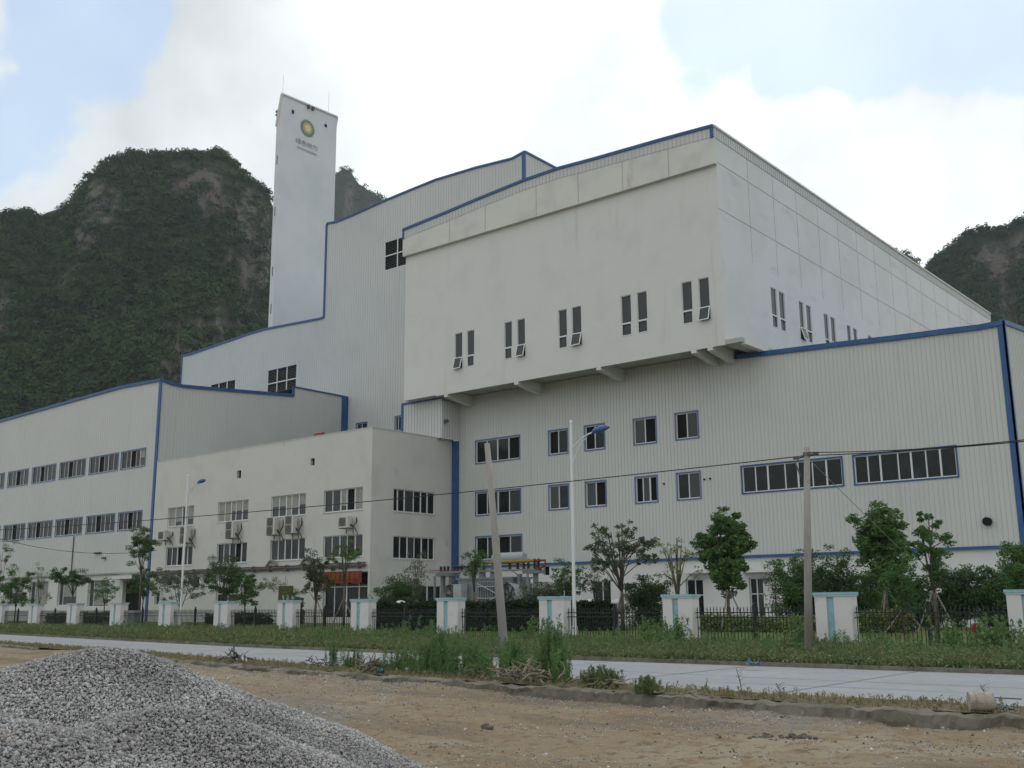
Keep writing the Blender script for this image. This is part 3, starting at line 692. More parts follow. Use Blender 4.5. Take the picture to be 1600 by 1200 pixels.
for (h, nc) in zip(lv, (2, 3, 3)):
    f = MB(); s0, s1, z0, z1 = h
    for k in range(nc+1):
        s = s0+(s1-s0)*k/nc; lbox(f, m4, s-.07+(.07 if k == 0 else 0), s+.07-(.07 if k == nc else 0), z0, z1, -.1, -.02)
    lbox(f, m4, s0, s1, (z0+z1)/2-.07, (z0+z1)/2+.07, -.1, -.013)
    w = f.build('louvre_window', 'white', th)
    g = MB(); nb = 18
    for k in range(nb):
        z = z0+(z1-z0)*k/nb; g.hexa([m4(s0, z, -.12), m4(s1, z, -.12), m4(s1, z-.0, -.11), m4(s0, z, -.11), m4(s0, z+.1, -.25), m4(s1, z+.1, -.25), m4(s1, z+.1, -.24), m4(s0, z+.1, -.24)])
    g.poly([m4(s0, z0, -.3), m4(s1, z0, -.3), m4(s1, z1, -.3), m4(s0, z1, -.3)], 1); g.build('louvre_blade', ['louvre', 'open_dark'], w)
for h in tw: window(th, m4, h, [1, 1], 'blue_pale', kinds='yg')
t = MB(); trimline(t, m4, lw, w=.22, d1=.14); trimline(t, m4, hi, w=.20, d1=.14); lbox(t, m4, x0-.18, x0+.1, lw[-1][1]-.2, hi[0][1]-.2, -.02, .12); lbox(t, m4, XT-.3, XT+.1, 20, hi[-1][1]-.1, -.02, .15)
lbox(t, m4, lw[0][0]-.02, lw[0][0]+.18, 10, lw[0][1]-.2, -.02, .12)
t.build('edge_trim', 'blue', th)
mT = mapX(XT); ye = Y4+40
wall('side_wall', mT, [(Y4, hi[-1][1]), (ye, hi[-1][1]-.5)], ZG, [], 'metal_wall_pale', th, ribs=.5)
t = MB(); trimline(t, mT, [(Y4, hi[-1][1]), (ye, hi[-1][1]-.5)], w=.2, d1=.12); t.build('edge_trim', 'blue', th)
r = MB()
for (a, za), (c, zc) in zip(lw[:-1]+[], lw[1:]): r.poly([(a, Y4+.01, za-.1), (c, Y4+.01, zc-.1), (c, Y4+22, zc-.1), (a, Y4+22, za-.1)])
for (a, za), (c, zc) in zip(hi[:-1], hi[1:]): r.poly([(a, Y4+.01, za-.1), (c, Y4+.01, zc-.1), (c, ye, zc-.6), (a, ye, za-.6)])
r.build('roof', 'roof', th)
r = MB(); r.poly([(x0, Y4, lw[-1][1]-.5), (x0, ye, lw[-1][1]-.5), (x0, ye, hi[0][1]-.5), (x0, Y4, hi[0][1]-.05)]); r.poly([(lw[0][0], Y4, 0), (lw[0][0], Y4+22, 0), (lw[0][0], Y4+22, lw[0][1]-.1), (lw[0][0], Y4, lw[0][1]-.05)])
r.poly([(lw[0][0], Y4+22, 0), (x0, Y4+22, 0), (x0, Y4+22, lw[0][1]-.1), (lw[0][0], Y4+22, lw[0][1]-.1)]); r.poly([(x0, ye, 0), (XT, ye, 0), (XT, ye, hi[0][1]-.5), (x0, ye, hi[0][1]-.5)])
r.build('back_wall', 'metal_wall_pale', th)
root_fix(th)

# ------------------------------------------------------------------ left hall
lh = empty('packing_hall', (X5, Y3, ZG), 'low corrugated hall with two rows of blue-framed windows at the left edge', 'factory hall')
m5 = mapY(Y3)
xl = -175.
ztl = float(onY(60, 641, Y3)[2])
top5 = [(xl, ztl-.2), (float(onY(0, 657, Y3)[0]), float(onY(0, 657, Y3)[2])), (float(onY(190, 603.5, Y3)[0]), float(onY(190, 603.5, Y3)[2])), (X5, float(onY(252, 592, Y3)[2]))]
u = rowfix([rectY(a, c, yt0, yt1, yb0, yb1, Y3) for a, c, yt0, yt1, yb0, yb1 in [(189, 228, 704.5, 698, 734, 727.7), (139.5, 185.5, 714.3, 705.5, 742.5, 734.3), (93, 133.8, 723, 715.8, 750, 743), (50, 87.5, 731.8, 724.5, 757, 750.7), (12, 44.5, 738.3, 732.5, 763.8, 758)]])
lo_ = rowfix([rectY(a, c, yt0, yt1, yb0, yb1, Y3) for a, c, yt0, yt1, yb0, yb1 in [(184, 222, 801, 797, 831.5, 828.8), (134.5, 179.5, 806.8, 801.5, 835, 831.8), (86.5, 128.5, 811.8, 807, 838.8, 835.5), (43, 81.5, 816.5, 812.2, 843.3, 839.3), (5.5, 39, 820, 817, 844.7, 842.5)]])
stp = u[3][0]-u[4][0]; wd = u[4][1]-u[4][0]
for k in range(1, 7):
    u.append((u[4][0]-stp*k, u[4][0]-stp*k+wd, u[0][2], u[0][3])); lo_.append((lo_[4][0]-stp*k, lo_[4][0]-stp*k+wd, lo_[0][2], lo_[0][3]))
u = [inset(h) for h in u]; lo_ = [inset(h) for h in lo_]
wall('wall', m5, top5, ZB+.3, u+lo_, 'metal_wall', lh, ribs=.40, ribd=.02, ribw=.05)
for i, h in enumerate(u+lo_): window(lh, m5, h, [1, .8, 1, .8, 1, .9] if (h[1]-h[0]) > 5.3 else [1, .8, 1, .8, 1], 'blue_pale', kinds='ggoggg' if i else 'ggogb', recess=.05, fw=.05)
t = MB(); trimline(t, m5, top5, w=.26, d1=.16); lbox(t, m5, X5-.30, X5+.12, ZG, top5[-1][1]-.1, -.02, .10); t.build('edge_trim', 'blue', lh)
g5 = []
for x0_, x1_, y0_, y1_ in ((44, 73, 909, 945), (88, 118, 908, 946), (135, 168, 907, 948), (10, 35, 910, 944)): g5.append(rectY(x0_, x1_, y0_, y0_-1, y1_, y1_, Y3))
g5.append(rectY(189, 219, 908, 906, 966, 966, Y3)); g5 = [(a, c, max(z0, ZG+.02), min(z1, ZB)) for a, c, z0, z1 in g5]
m5b = mapY(Y3+.12)
wall('ground_storey_wall', m5b, [(xl, ZB+.3), (X5, ZB+.3)], 0, g5, 'plaster', lh, reveal=.4)
for h in g5[:-1]:
    window(lh, m5b, h, [.6, 2.2], kinds='yb', recess=.25)
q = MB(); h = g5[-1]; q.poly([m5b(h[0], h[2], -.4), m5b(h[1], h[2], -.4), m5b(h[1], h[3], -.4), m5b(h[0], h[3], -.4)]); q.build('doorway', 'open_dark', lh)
c = MB(); a = onY(172, 902, Y3-1)[0]; d = onY(215, 902, Y3-1)[0]; z = onY(215, 899, Y3-1)[2]; lbox(c, m5b, a, d, z-.3, z, 0, 1.3); c.build('door_canopy', 'pillar', lh)
t = MB(); lbox(t, m5, xl, X5, ZB+.2, ZB+.38, -.02, .12); t.build('ledge', 'joint', lh)
# step-roofed side wall
mS = mapX(X5)
s5 = [(float(onX(*q, X5)[1]), float(onX(*q, X5)[2])) for q in [(252.5, 592), (268, 597.5), (285, 601.5), (370, 609), (458, 616)]]; s5[0] = (Y3, top5[-1][1])
s6 = [(s5[-1][0]+.01, float(onX(460, 604, X5)[2])), (Y4-.02, float(onX(543, 620, X5)[2]))]
wall('side_wall', mS, s5+s6, 10, [], 'metal_wall', lh, ribs=.40, ribd=.02, ribw=.05)
t = MB(); trimline(t, mS, s5, w=.28, d1=.16); trimline(t, mS, s6, w=.12, d1=.10); lbox(t, mS, s6[0][0]-.15, s6[0][0]+.1, s5[-1][1]-.25, s6[0][1]-.1, -.02, .14); lbox(t, mS, Y4-.9, Y4-.03, 10, s6[1][1]-.1, -.02, .20); t.build('edge_trim', 'blue', lh)
r = MB()
for (a, za), (c, zc) in zip(s5[:-1]+s6[:-1], s5[1:]+s6[1:]):
    r.poly([(X5-.02, a, za-.2), (X5-.02, c, zc-.2), (xl, c, zc-.7), (xl, a, za-.7)])
r.poly([(xl, Y3, 0), (xl, Y4, 0), (xl, Y4, 24.5), (xl, Y3, 24.3)]); r.poly([(xl, Y4-.03, 0), (X5, Y4-.03, 0), (X5, Y4-.03, 24), (xl, Y4-.03, 24)])
r.build('roof', 'roof', lh)
# conduits and a small wall lamp
t = MB(); a = onY(116.5, 838, Y3); t.tube([(a[0], Y3-.08, a[2]), (a[0], Y3-.08, ZB+.4)], .06, 6)
t.build('wall_conduit', 'conduit', lh); t = MB(); a = onY(154, 864, Y3); t.box(a[0]-.6, a[0]+.6, Y3-.25, Y3-.02, a[2]-.07, a[2]+.07); t.build('wall_bracket', 'conduit', lh); t = MB(); a = onY(165, 872, Y3); t.box(a[0]-.15, a[0]+.15, Y3-.4, Y3-.02, a[2]-.1, a[2]+.1)
t.build('wall_lamp', 'conduit', lh)
root_fix(lh)

# ------------------------------------------------------------------ office building
of = empty('office_building', (XO, Y3, ZG), 'stained pale three-storey office wing with air conditioners and a red banner over its door', 'office building')
m3 = mapY(Y3-.06); m3x = mapX(XO)
zof = 16.42
ou = [rectY(*q, Y3) for q in [(262.8, 303.4, 793, 790.6, 822, 819), (341, 388.7, 785, 780.6, 815.6, 811.6), (424.4, 478.4, 775.6, 770.6, 808.4, 805.3), (506.5, 567.5, 766, 762, 802, 799)]]
ol = [rectY(*q, Y3) for q in [(259.7, 301.3, 853.7, 852, 882.8, 880), (339.4, 386.3, 850, 847.5, 880, 878.7), (423, 477, 842.8, 841, 877.8, 875.6), (505.6, 567, 839.7, 836, 873, 871)]]
ou, ol = rowfix(ou), rowfix(ol)
sq = [rectY(371, 377.5, 735.5, 735, 747.5, 747, Y3), rectY(486, 492.5, 716.5, 716, 727.5, 727, Y3)]
og = [rectY(302, 312, 901, 900, 920, 919, Y3), rectY(338, 371, 917, 916, 945, 945, Y3), rectY(505, 575, 895, 893, 966, 966, Y3), rectY(242, 250, 925, 925, 945, 945, Y3)]
og = [(a, c, max(z0, ZG+.02), z1) for a, c, z0, z1 in og]
wall('wall', m3, [(X5+.2, zof), (XO, zof)], 0, ou+ol+sq+og, 'plaster_office', of, reveal=.28)
ku = ['bbbo', 'bbbb', 'bbob', 'yyyob'][:]; kl = ['ggogg', 'gygog', 'yyyyy', 'yyygy']
for h, k in zip(ou, ('bbyb', 'bbbbb', 'bbbbb', 'yybob')): window(of, m3, h, [1, 1, .7, 1, 1][:len(k)], kinds=k, recess=.14, sill=True)
for h, k in zip(ol, kl): window(of, m3, h, [1, 1, .9, 1, 1], kinds=k, recess=.14, sill=True)
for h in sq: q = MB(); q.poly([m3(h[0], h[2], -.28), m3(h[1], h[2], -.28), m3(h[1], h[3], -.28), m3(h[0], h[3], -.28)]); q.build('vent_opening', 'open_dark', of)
window(of, m3, og[0], [1], kinds='g', recess=.2); window(of, m3, og[1], [1, 1], kinds='gy', recess=.2, transom=.6); window(of, m3, og[3], [1], kinds='g', recess=.2)
door = window(of, m3, og[2], [1, 1.2, 1.2, 1], kinds='gggg', recess=.24, transom=.68); door.name = 'entrance_door'
sdw = [rectX(615, 680, 764, 769.4, 799.7, 803, XO), rectX(614.5, 679.4, 837, 841, 872.5, 875, XO), ]
sg = rectX(625, 690, 915, 916, 950, 950, XO); sg = (sg[0], sg[1], 1.2, 3.6)
wall('side_wall', m3x, [(Y3-.06, zof), (Y1-.02, zof)], 0, sdw+[sg], 'plaster_office', of, reveal=.28)
window(of, m3x, sdw[0], [.7, .9, 1.3, 1, 1, 1], kinds='ogygog'[:6], recess=.14, sill=True); window(of, m3x, sdw[1], [1, 1, 1, 1, 1, .8], kinds='ggyggg', recess=.14, sill=True)
window(of, m3x, sg, [1, 1, 1], kinds='ggg', recess=.14)
r = MB(); r.poly([(X5+.2, Y3, zof-.8), (XO-.25, Y3, zof-.8), (XO-.25, Y1, zof-.8), (X5+.2, Y1, zof-.8)]); r.build('roof', 'roof_grey', of)
r = MB()
r.box(X5+.2, XO-.002, Y3-.055, Y3+.2, zof-.75, zof-.004); r.box(XO-.25, XO-.004, Y3+.2, Y1-.03, zof-.75, zof-.006)
# thin weathered coping line
r.box(X5+.2, XO+.05, Y3-.10, Y3+.22, zof, zof+.06); r.box(XO-.27, XO+.05, Y3+.22, Y1-.03, zof, zof+.06); r.build('parapet', 'plaster_office', of)
# conduit bundle
t = MB()
za = float(onY(400, 889.5, Y3-.3)[2])
for k, (dz, rr) in enumerate(((0, .09), (.16, .06), (-.14, .05))):
    pts = [(X5+.4+(XO-X5-.7)*i/24, Y3-.28, za+dz+math.sin(i*2.1+k)*.03) for i in range(25)]; t.tube(pts, rr, 6)
for i in range(14):
    x_ = X5+1+i*2.3; t.box(x_-.06, x_+.06, Y3-.42, Y3-.06, za-.28, za+.26)
t.build('conduit', 'conduit', of)
for px_ in (424, 478):
    a = onY(px_, 885, Y3-.3); g = MB(); pts = [(a[0]-.7+1.4*i/8, Y3-.3, za+.2+math.sin(math.pi*i/8)*.5) for i in range(9)]; g.tube(pts, .12, 8)
    g.build('pipe_loop', 'stake', of)
t = MB(); trims = (float(onY(709.5, 700, Y1)[0]), float(onY(716.5, 700, Y1)[0])); t.box(trims[0]+.03, trims[1]+.1, Y1-.30, Y1-.05, 1.5, 16.3); t.build('corner_trim', 'blue', of)
# ground floor bits: side plaster patch
root_fix(of)
# red banner (cloth hangs over the door)
bn = MB(); a = onY(497, 892, Y3-.35); d = onY(565, 890, Y3-.35); z1 = float(onY(530, 893, Y3-.35)[2]); z0 = float(onY(530, 912, Y3-.35)[2]); nx = 40
for i in range(nx):
    s0 = a[0]+(d[0]-a[0])*i/nx; s1 = a[0]+(d[0]-a[0])*(i+1)/nx; w0 = .07*math.sin(i*1.3); w1 = .07*math.sin((i+1)*1.3)
    bn.poly([(s0, Y3-.35+w0, z0+.05*math.sin(i*.5)), (s1, Y3-.35+w1, z0+.05*math.sin((i+1)*.5)), (s1, Y3-.35, z1), (s0, Y3-.35, z1)])
bo = tag(bn.build('banner', 'red'), 'red cloth banner with gold marks hung over the office entrance door', 'banner')
g = MB()
for i in range(9):
    s = a[0]+(d[0]-a[0])*(i+.7)/9.5; zc = (z0+z1)/2+.1
    for (dx, dz, w, h) in ((0, .0, .42, .05), (0, .18, .34, .05), (-.02, -.16, .40, .05), (-.12, 0, .05, .42), (.13, -.03, .05, .36)): g.box(s+dx-w/2, s+dx+w/2, Y3-.455, Y3-.447, zc+dz-h/2, zc+dz+h/2)
g.build('lettering', 'gold', bo)
# plaque
g = MB(); h = rectY(435.5, 457.5, 916, 915, 940, 939, Y3-.1); g.box(h[0], h[1], Y3-.14, Y3-.07, h[2], h[3]); po = tag(g.build('plaque', 'plaque'), 'dark brown notice plaque on the office wall left of the entrance', 'sign')
g = MB()
for i in range(3): g.box(h[0]+.5+i*.65, h[0]+.8+i*.65, Y3-.15, Y3-.141, (h[2]+h[3])/2-.5, (h[2]+h[3])/2-.15)
g.build('lettering', 'pillar', po)
# small red tray on parapet
g = MB(); a = onY(498, 679, Y3+.1); g.box(a[0]-.55, a[0]+.55, Y3-.02, Y3+.3, zof+.061, zof+.2); g.box(a[0]-.4, a[0]+.7, Y3+.0, Y3+.2, zof+.2, zof+.28); tag(g.build('red_tray', 'hydrant'), 'small red tray left on top of the office parapet', 'tray')

# ------------------------------------------------------------------ tower
DT = 150.
def pd(px, py, D): p = onD(px, py, D); return p
ta = pd(440.5, 148, DT); XTW = ta[0]
p_r = onX(526.5, 184, XTW)          # top right of the broad face
def twx(px, py): return onX(px, py, XTW)
yn, yf = float(ta[1]), float(p_r[1])
ztw = float(ta[2])
tw_ = empty('chimney_tower', (XTW, yn, ZG), 'tall slab-sided white chimney tower carrying a sun emblem', 'chimney tower')
# narrow face direction from left silhouette edge
wl = 4.6
pl = np.array([XTW-wl, yn+.2])
# height of the left end of the narrow face from the silhouette
def proj_px(p):
    c = M.T @ (np.array(p)-CAM); return 800+F*c[0]/c[2], 600+F*c[1]/c[2]
best = min(np.linspace(1, 12, 111), key=lambda w: abs(proj_px((XTW-w, yn, ztw*.8))[0]-429.3)); wl = float(best)
zl = min(np.linspace(ztw*.6, ztw, 200), key=lambda z: abs(proj_px((XTW-wl, yn, z))[1]-197)); zl = float(zl)
zl2 = float(p_r[2])-(ztw-zl)
mb = MB()
A_ = (XTW, yn); B_ = (XTW, yf); C_ = (XTW-wl, yf); D_ = (XTW-wl, yn)
zt4 = [ztw, float(p_r[2]), zl2, zl]
cs = [A_, B_, C_, D_]
bot = [(c[0], c[1], 0) for c in cs]; tp4 = [(c[0], c[1], z) for c, z in zip(cs, zt4)]
mb.hexa(bot+tp4)
mb.build('shaft', 'plaster_tower', tw_)
t = MB()
for i in range(4):
    p, q = Vector(tp4[i]), Vector(tp4[(i+1) % 4]); 
    for dd in (0,): t.tube([p+Vector((0, 0, .12)), q+Vector((0, 0, .12))], .22, 6)
t.build('coping', 'plaster_band', tw_)
mW = mapX(XTW)
t = MB()
for x0_, x1_, y0_, y1_ in ((456, 459.2, 171, 178.5), (507.2, 510.6, 193.2, 199.6)):
    a = twx(x0_, y0_); c = twx(x1_, y1_); lbox(t, mW, a[1], c[1], c[2], a[2], -.0, .03)
t.build('slot_opening', 'open_dark', tw_)
t = MB()
for py in (250, 330, 425, 482):
    q = proj_px((XTW-wl*.55, yn, 0)); z = min(np.linspace(10, ztw, 300), key=lambda z: abs(proj_px((XTW-wl*.5, yn, z))[1]-py)); t = MB(); t.box(XTW-wl*.57, XTW-wl*.43, yn-.05, yn+.02, z-.7, z+.7); t.build('slit_opening', 'conduit', tw_)
t = MB()
for (dx, yy, zz) in ((-.2, yn+.3, ztw), (-.2, yf-1.6, zt4[1]+.5)): t.tube([(XTW+dx, yy, zz), (XTW+dx, yy, zz+3.4)], .02, 4)
t.build('lightning_rod', 'steel_grey', tw_)
t = MB()
for yy in (.46, .54):
    y_ = yn+(yf-yn)*yy; z_ = ztw+(zt4[1]-ztw)*yy; t.box(XTW-.1, XTW+.35, y_-.18, y_+.18, z_-.5, z_+.0)
for k in (.30, .48): t.box(XTW-wl*1-.5, XTW-wl-.0, yn+.1, yn+.5, zl+1+k*3, zl+1.3+k*3)
t.build('warning_light', 'conduit', tw_)
# emblem: petals ring with pale sun
ec = twx(480.3, 200.7); ey, ez = float(ec[1]), float(ec[2]); er = abs(float(twx(480.3, 187)[2])-ez)*1.0
e1 = MB(); npet = 18
for k in range(npet):
    an_ = 2*math.pi*k/npet; da = math.pi/npet*1.02
    pts = [(er*.55, an_-da), (er*.82, an_-da), (er*.95, an_-da*.55), (er, an_), (er*.95, an_+da*.55), (er*.82, an_+da), (er*.55, an_+da)]
    e1.poly([mW(ey+r_*math.sin(q_), ez+r_*math.cos(q_), .06) for r_, q_ in pts])
em = e1.build('emblem', 'emblem_green', tw_)
for nm, r0, mm, dd in (('emblem_ring', .70, 'emblem_yellow', .08), ('emblem_centre', .42, 'emblem_cream', .10)):
    e2 = MB(); pts = []
    for k in range(36):
        an_ = 2*math.pi*k/36; rr = er*r0*(1 if k % 2 else .86); pts.append(mW(ey+rr*math.sin(an_), ez+rr*math.cos(an_), dd))
    e2.poly(pts); e2.build(nm, mm, em)
def text_obj(name, body, size, loc, parent, matn, sx_=1.0):
    cu = bpy.data.curves.new(name, 'FONT'); cu.body = body; cu.size = size; cu.align_x = 'CENTER'; cu.extrude = .01; cu.resolution_u = 2
    o = bpy.data.objects.new(name, cu); link(o)
    bpy.context.view_layer.update()
    me = bpy.data.meshes.new_from_object(o.evaluated_get(bpy.context.evaluated_depsgraph_get()))
    bpy.data.objects.remove(o)
    me.materials.clear(); me.materials.append(MT[matn])
    o = bpy.data.objects.new(name, me); link(o)
    # text x -> +Y, text y -> Z, normal -> +X
    o.matrix_world = Matrix(((0, 0, 1, loc[0]), (sx_, 0, 0, loc[1]), (0, 1, 0, loc[2]), (0, 0, 0, 1)))
    o.parent = parent
    return o
l1 = twx(479, 229); l2 = twx(479, 237.5)
root_fix(tw_)
for c_ in list(em.children): c_.location = (0, 0, 0)
o = text_obj('lettering', '绿色动力', er*.66, (XTW+.07-XTW, float(l1[1])-yn, float(l1[2])-ZG), tw_, 'ink', 1.15)
o = text_obj('lettering', 'DYNAGREEN', er*.34, (XTW+.07-XTW, float(l2[1])-yn, float(l2[2])-ZG), tw_, 'ink', 1.35)

# ------------------------------------------------------------------ air conditioners
def ac(px, py, double, label):
    a = onY(px, py, Y3-.35); h = 1.5 if double else .95; w = 1.15; x_, z_ = float(a[0]), float(a[2])-h/2
    o = empty('air_conditioner', (x_, Y3-.3, z_), label, 'air conditioner', 'air conditioners on the office wall')
    b = MB(); b.box(-w/2, w/2, -.55, -.1, 0, h); b.build('casing', 'ac', o)
    for k in range(2 if double else 1):
        g = MB(); zc = h*(.25+.5*k) if double else h*.5
        g.box(-w/2+.05, w/2-.22, -.557, -.551, zc-.36, zc+.36)
        g.tube([(-.10, -.56, zc), (-.10, -.585, zc)], .33, 16, m=1); g.build('fan_grille', ['ac_dark', 'ac_grille'], o)
    for s in (-1, 1):
        g = MB(); g.box(s*w*.36-.03, s*w*.36+.03, -.6, .28, -.06, -.005); g.box(s*w*.36-.03, s*w*.36+.03, .2, .26, -.45, -.06); g.build('bracket', 'ac_grille', o)
    g = MB(); g.tube([(w/2+.02, -.25, h*.3), (w/2+.3, -.2, h*.1), (w/2+.35, .1, h*.5), (w/2+.15, .26, h*.9)], .05, 6); g.tube([(w/2+.02, -.25, h*.22), (w/2+.45, -.1, -.1), (w/2+.35, .22, -.5)], .035, 6); g.build('pipe', 'wire', o)
for q in ((259, 837, 0, 'air conditioner nearest the left corner of the office wall, single fan'), (293, 836, 1, 'two-fan air conditioner behind the lamp post on the office wall'), (365, 828, 1, 'two-fan air conditioner alone under the second office window from the left'),
          (429.5, 822.5, 1, 'left unit of the close pair of air conditioners on the office wall'), (458.5, 820, 1, 'right unit of the close pair of air conditioners on the office wall'), (543, 816, 0, 'single-fan air conditioner under the rightmost front office window')): ac(*q)

# ------------------------------------------------------------------ fence pillars and panels
pil_names = {}
def pillar(i, X, Y, label):
    z = .0; o = empty('fence_pillar', (X, Y, z), label, 'gate pillar' if 0 else 'pillar', 'white fence pillars with blue caps')
    w, d, h = 1.52, .62, 2.18
    b = MB(); b.box(0, .50, 0, d, -.1, h); b.box(.50, .80, .09, d-.09, -.1, h-.002); b.box(.80, w, 0, d, -.1, h); b.build('shaft', 'pillar', o)
    b = MB(); b.box(.503, .797, .075, .088, .0, h-.01); b.box(.503, .797, d-.088, d-.075, 0, h-.01); b.build('blue_strip', 'pillar_blue', o)
    b = MB(); b.box(-.03, w+.03, -.03, d+.03, h, h+.06); b.build('cap_bed', 'pillar', o)
    b = MB(); b.box(-.06, w+.06, -.06, d+.06, h+.06, h+.17); b.build('cap', 'pillar_blue', o)
P0 = np.array([-91.83, 46.0]); SV = np.array([7.43, -.43])
plab = ['at the left picture edge', 'second from the left', 'third from the left, left of the dark doorway', 'left of the small grey cabinet', 'below the pale lamp post at the left', 'under the two-fan air conditioners', 'right of the red banner', 'below the transformer left end', 'left of the white street lamp post', 'in front of the sparse pruned tree', 'just right of the straight concrete pole', 'at the right picture edge']
poss = []
for i in range(-3, 13):
    P_ = P0+i*SV; poss.append((i, float(P_[0])-.72, float(P_[1])-.3))
for i, X, Y in poss:
    if 0 <= i <= 11: pillar(i, X, Y, 'white fence pillar with pale blue cap and strip, '+plab[i])
    elif i >= -1: pillar(i, X, Y, 'white fence pillar with pale blue cap beyond the picture edge')
def panel(i, X0, Y0, X1, Y1_, label):
    o = empty('iron_fence', (X0, Y0, .05), label, 'iron fence', 'black iron fence panels')
    d = Vector((X1-X0, Y1_-Y0, 0)); Ln = d.length; o.rotation_euler = (0, 0, math.atan2(d.y, d.x))
    b = MB(); n = int(Ln/.165)
    for k in range(n):
        x_ = (k+.5)*Ln/n; b.box(x_-.014, x_+.014, -.014, .014, .12, 1.62)
        b.hexa([(x_-.022, -.02, 1.62), (x_+.022, -.02, 1.62), (x_+.022, .02, 1.62), (x_-.022, .02, 1.62), (x_-.002, -.002, 1.76), (x_+.002, -.002, 1.76), (x_+.002, .002, 1.76), (x_-.002, .002, 1.76)])
    b.build('pickets', 'iron', o)
    b = MB()
    for z_ in (.22, 1.30, 1.50): b.box(-.12, Ln+.12, -.028, .028, z_-.022, z_+.022)
    b.build('rail', 'iron', o)
    b = MB(); b.box(Ln/2-.07, Ln/2+.07, -.07, .07, -.05, 1.8); b.tube([(Ln/2, 0, 1.80), (Ln/2, 0, 1.86), (Ln/2, 0, 1.95)], [.03, .07, .01], 8); b.build('post', 'iron', o)
pb = ['left of the second pillar', 'between the second and third pillars', 'left of the grey cabinet', 'beside the small grey cabinet', 'behind the leftmost lamp post', 'in front of the office lawn', 'in front of the red banner door', 'in front of the dark bush', 'in front of the transformer', 'behind the white street lamp post', 'crossed by the straight concrete pole', 'in front of the red hydrant']
for (i, X, Y), (i2, Xb, Yb) in zip(poss[:-1], poss[1:]):
    if i < -1: continue
    lb = 'black iron fence panel '+pb[i+0 if i < 0 else min(i+1, 11)] if 0 <= i <= 10 else 'black iron fence panel beyond the picture edge'
    panel(i, X+1.52, Y+.31, Xb, Yb+.31, lb)
b = MB()
for (i, X, Y), (i2, Xb, Yb) in zip(poss[:-1], poss[1:]):
    b.hexa([(X+1.53, Y+.2, -.1), (Xb-.01, Yb+.2, -.1), (Xb-.01, Yb+.42, -.1), (X+1.53, Y+.42, -.1), (X+1.53, Y+.2, .17), (Xb-.01, Yb+.2, .17), (Xb-.01, Yb+.42, .17), (X+1.53, Y+.42, .17)])
tag(b.build('fence_plinth', 'pillar'), 'low white plinth under the iron fence', 'plinth')

# ------------------------------------------------------------------ street lamps, poles, wires
def lamp(px, Y, ytop, label, arm=True):
    a = onY(px, ytop, Y); X = float(a[0]); zt = float(a[2]); g = gz(X, Y) if Y > 33 else 0
    o = empty('street_lamp', (X, Y, g), label, 'street lamp', 'white street lamps with blue heads'); h = zt-g
    b = MB(); b.tube([(0, 0, 0), (0, 0, h*.5), (0, 0, h)], [.105, .09, .06], 12); b.tube([(0, 0, 0), (0, 0, .5)], .17, 12); b.blob((0, 0, h+.08), (.09, .09, .12), rough=0); b.build('post', 'lamp_white', o)
    za = h-1.5
    b = MB(); R_ = .9
    pts = [(.05+1.55*t_, 0, za+.1+.75*math.sin(t_*math.pi/2)) for t_ in np.linspace(0, 1, 9)]; b.tube(pts, .045, 8)
    pts = [(.05+1.0*t_, 0, za-.75+1.30*math.sin(t_*math.pi/2)) for t_ in np.linspace(0, 1, 9)]; b.tube(pts, .03, 8); b.build('arm', 'lamp_white', o)
    b = MB(); b.tube([(1.45, 0, za+.85), (1.6, 0, za+.92), (1.95, 0, za+.98), (2.35, 0, za+1.02), (2.6, 0, za+1.02)], [.06, .14, .19, .15, .03], 10); b.build('lamp_head', 'lamp_blue', o)
    o.rotation_euler = (0, 0, 0)
    return o
lamp(891.8, 46.8, 662, 'white street lamp with blue head rising in front of the ribbed hall windows')
lamp(294, 51.5, 745, 'white street lamp with blue head standing in front of the office wall')
lamp(-34, 54.0, 792, 'street lamp whose blue head just enters the picture at the left edge')
def pole(b0, t0, label, r0=.2, r1=.11, wrap=False):
    o = empty('utility_pole', b0, label, 'utility pole'); d = Vector(t0)-Vector(b0)
    b = MB(); b.tube([Vector((0, 0, -.4)), d*.5, d], [r0, (r0+r1)/2, r1], 14); b.build('shaft', 'pole_concrete', o, smooth=True)
    if wrap:
        b = MB(); b.tube([d*.96, d*.975], r1+.04, 10); b.tube([d*.955+Vector((-.5, 0, -.02)), d*.96+Vector((.45, -.05, .03))], .05, 6)
        b.tube([d*.96+Vector((-.1, -.15, 0)), d*.93+Vector((-.35, -.2, 0)), d*.88+Vector((-.22, -.15, 0)), d*.86+Vector((-.2, -.1, 0))], .03, 6); b.build('clamp', 'conduit', o)
    return o
LB = onZ(792, 1050, .03); LY = float(LB[1]); LT = onY(761, 693, LY-.2)
pole(tuple(LB), tuple(LT), 'old concrete pole leaning left, standing in tall weeds by the near kerb', r0=.145, r1=.085)
PB = onZ(1263, 1030, .05); PY = float(PB[1]); PTp = onY(1260.5, 699, PY)
pole(tuple(PB), tuple(PTp), 'upright grey concrete pole carrying the cable, beside a fence pillar', r0=.155, r1=.10, wrap=True)
cb = onY(1258, 712, PY)
def sag(a, b_, s, n=40): 
    a, b_ = Vector(a), Vector(b_); return [a.lerp(b_, t_)-Vector((0, 0, 4*s*t_*(1-t_))) for t_ in np.linspace(0, 1, n)]
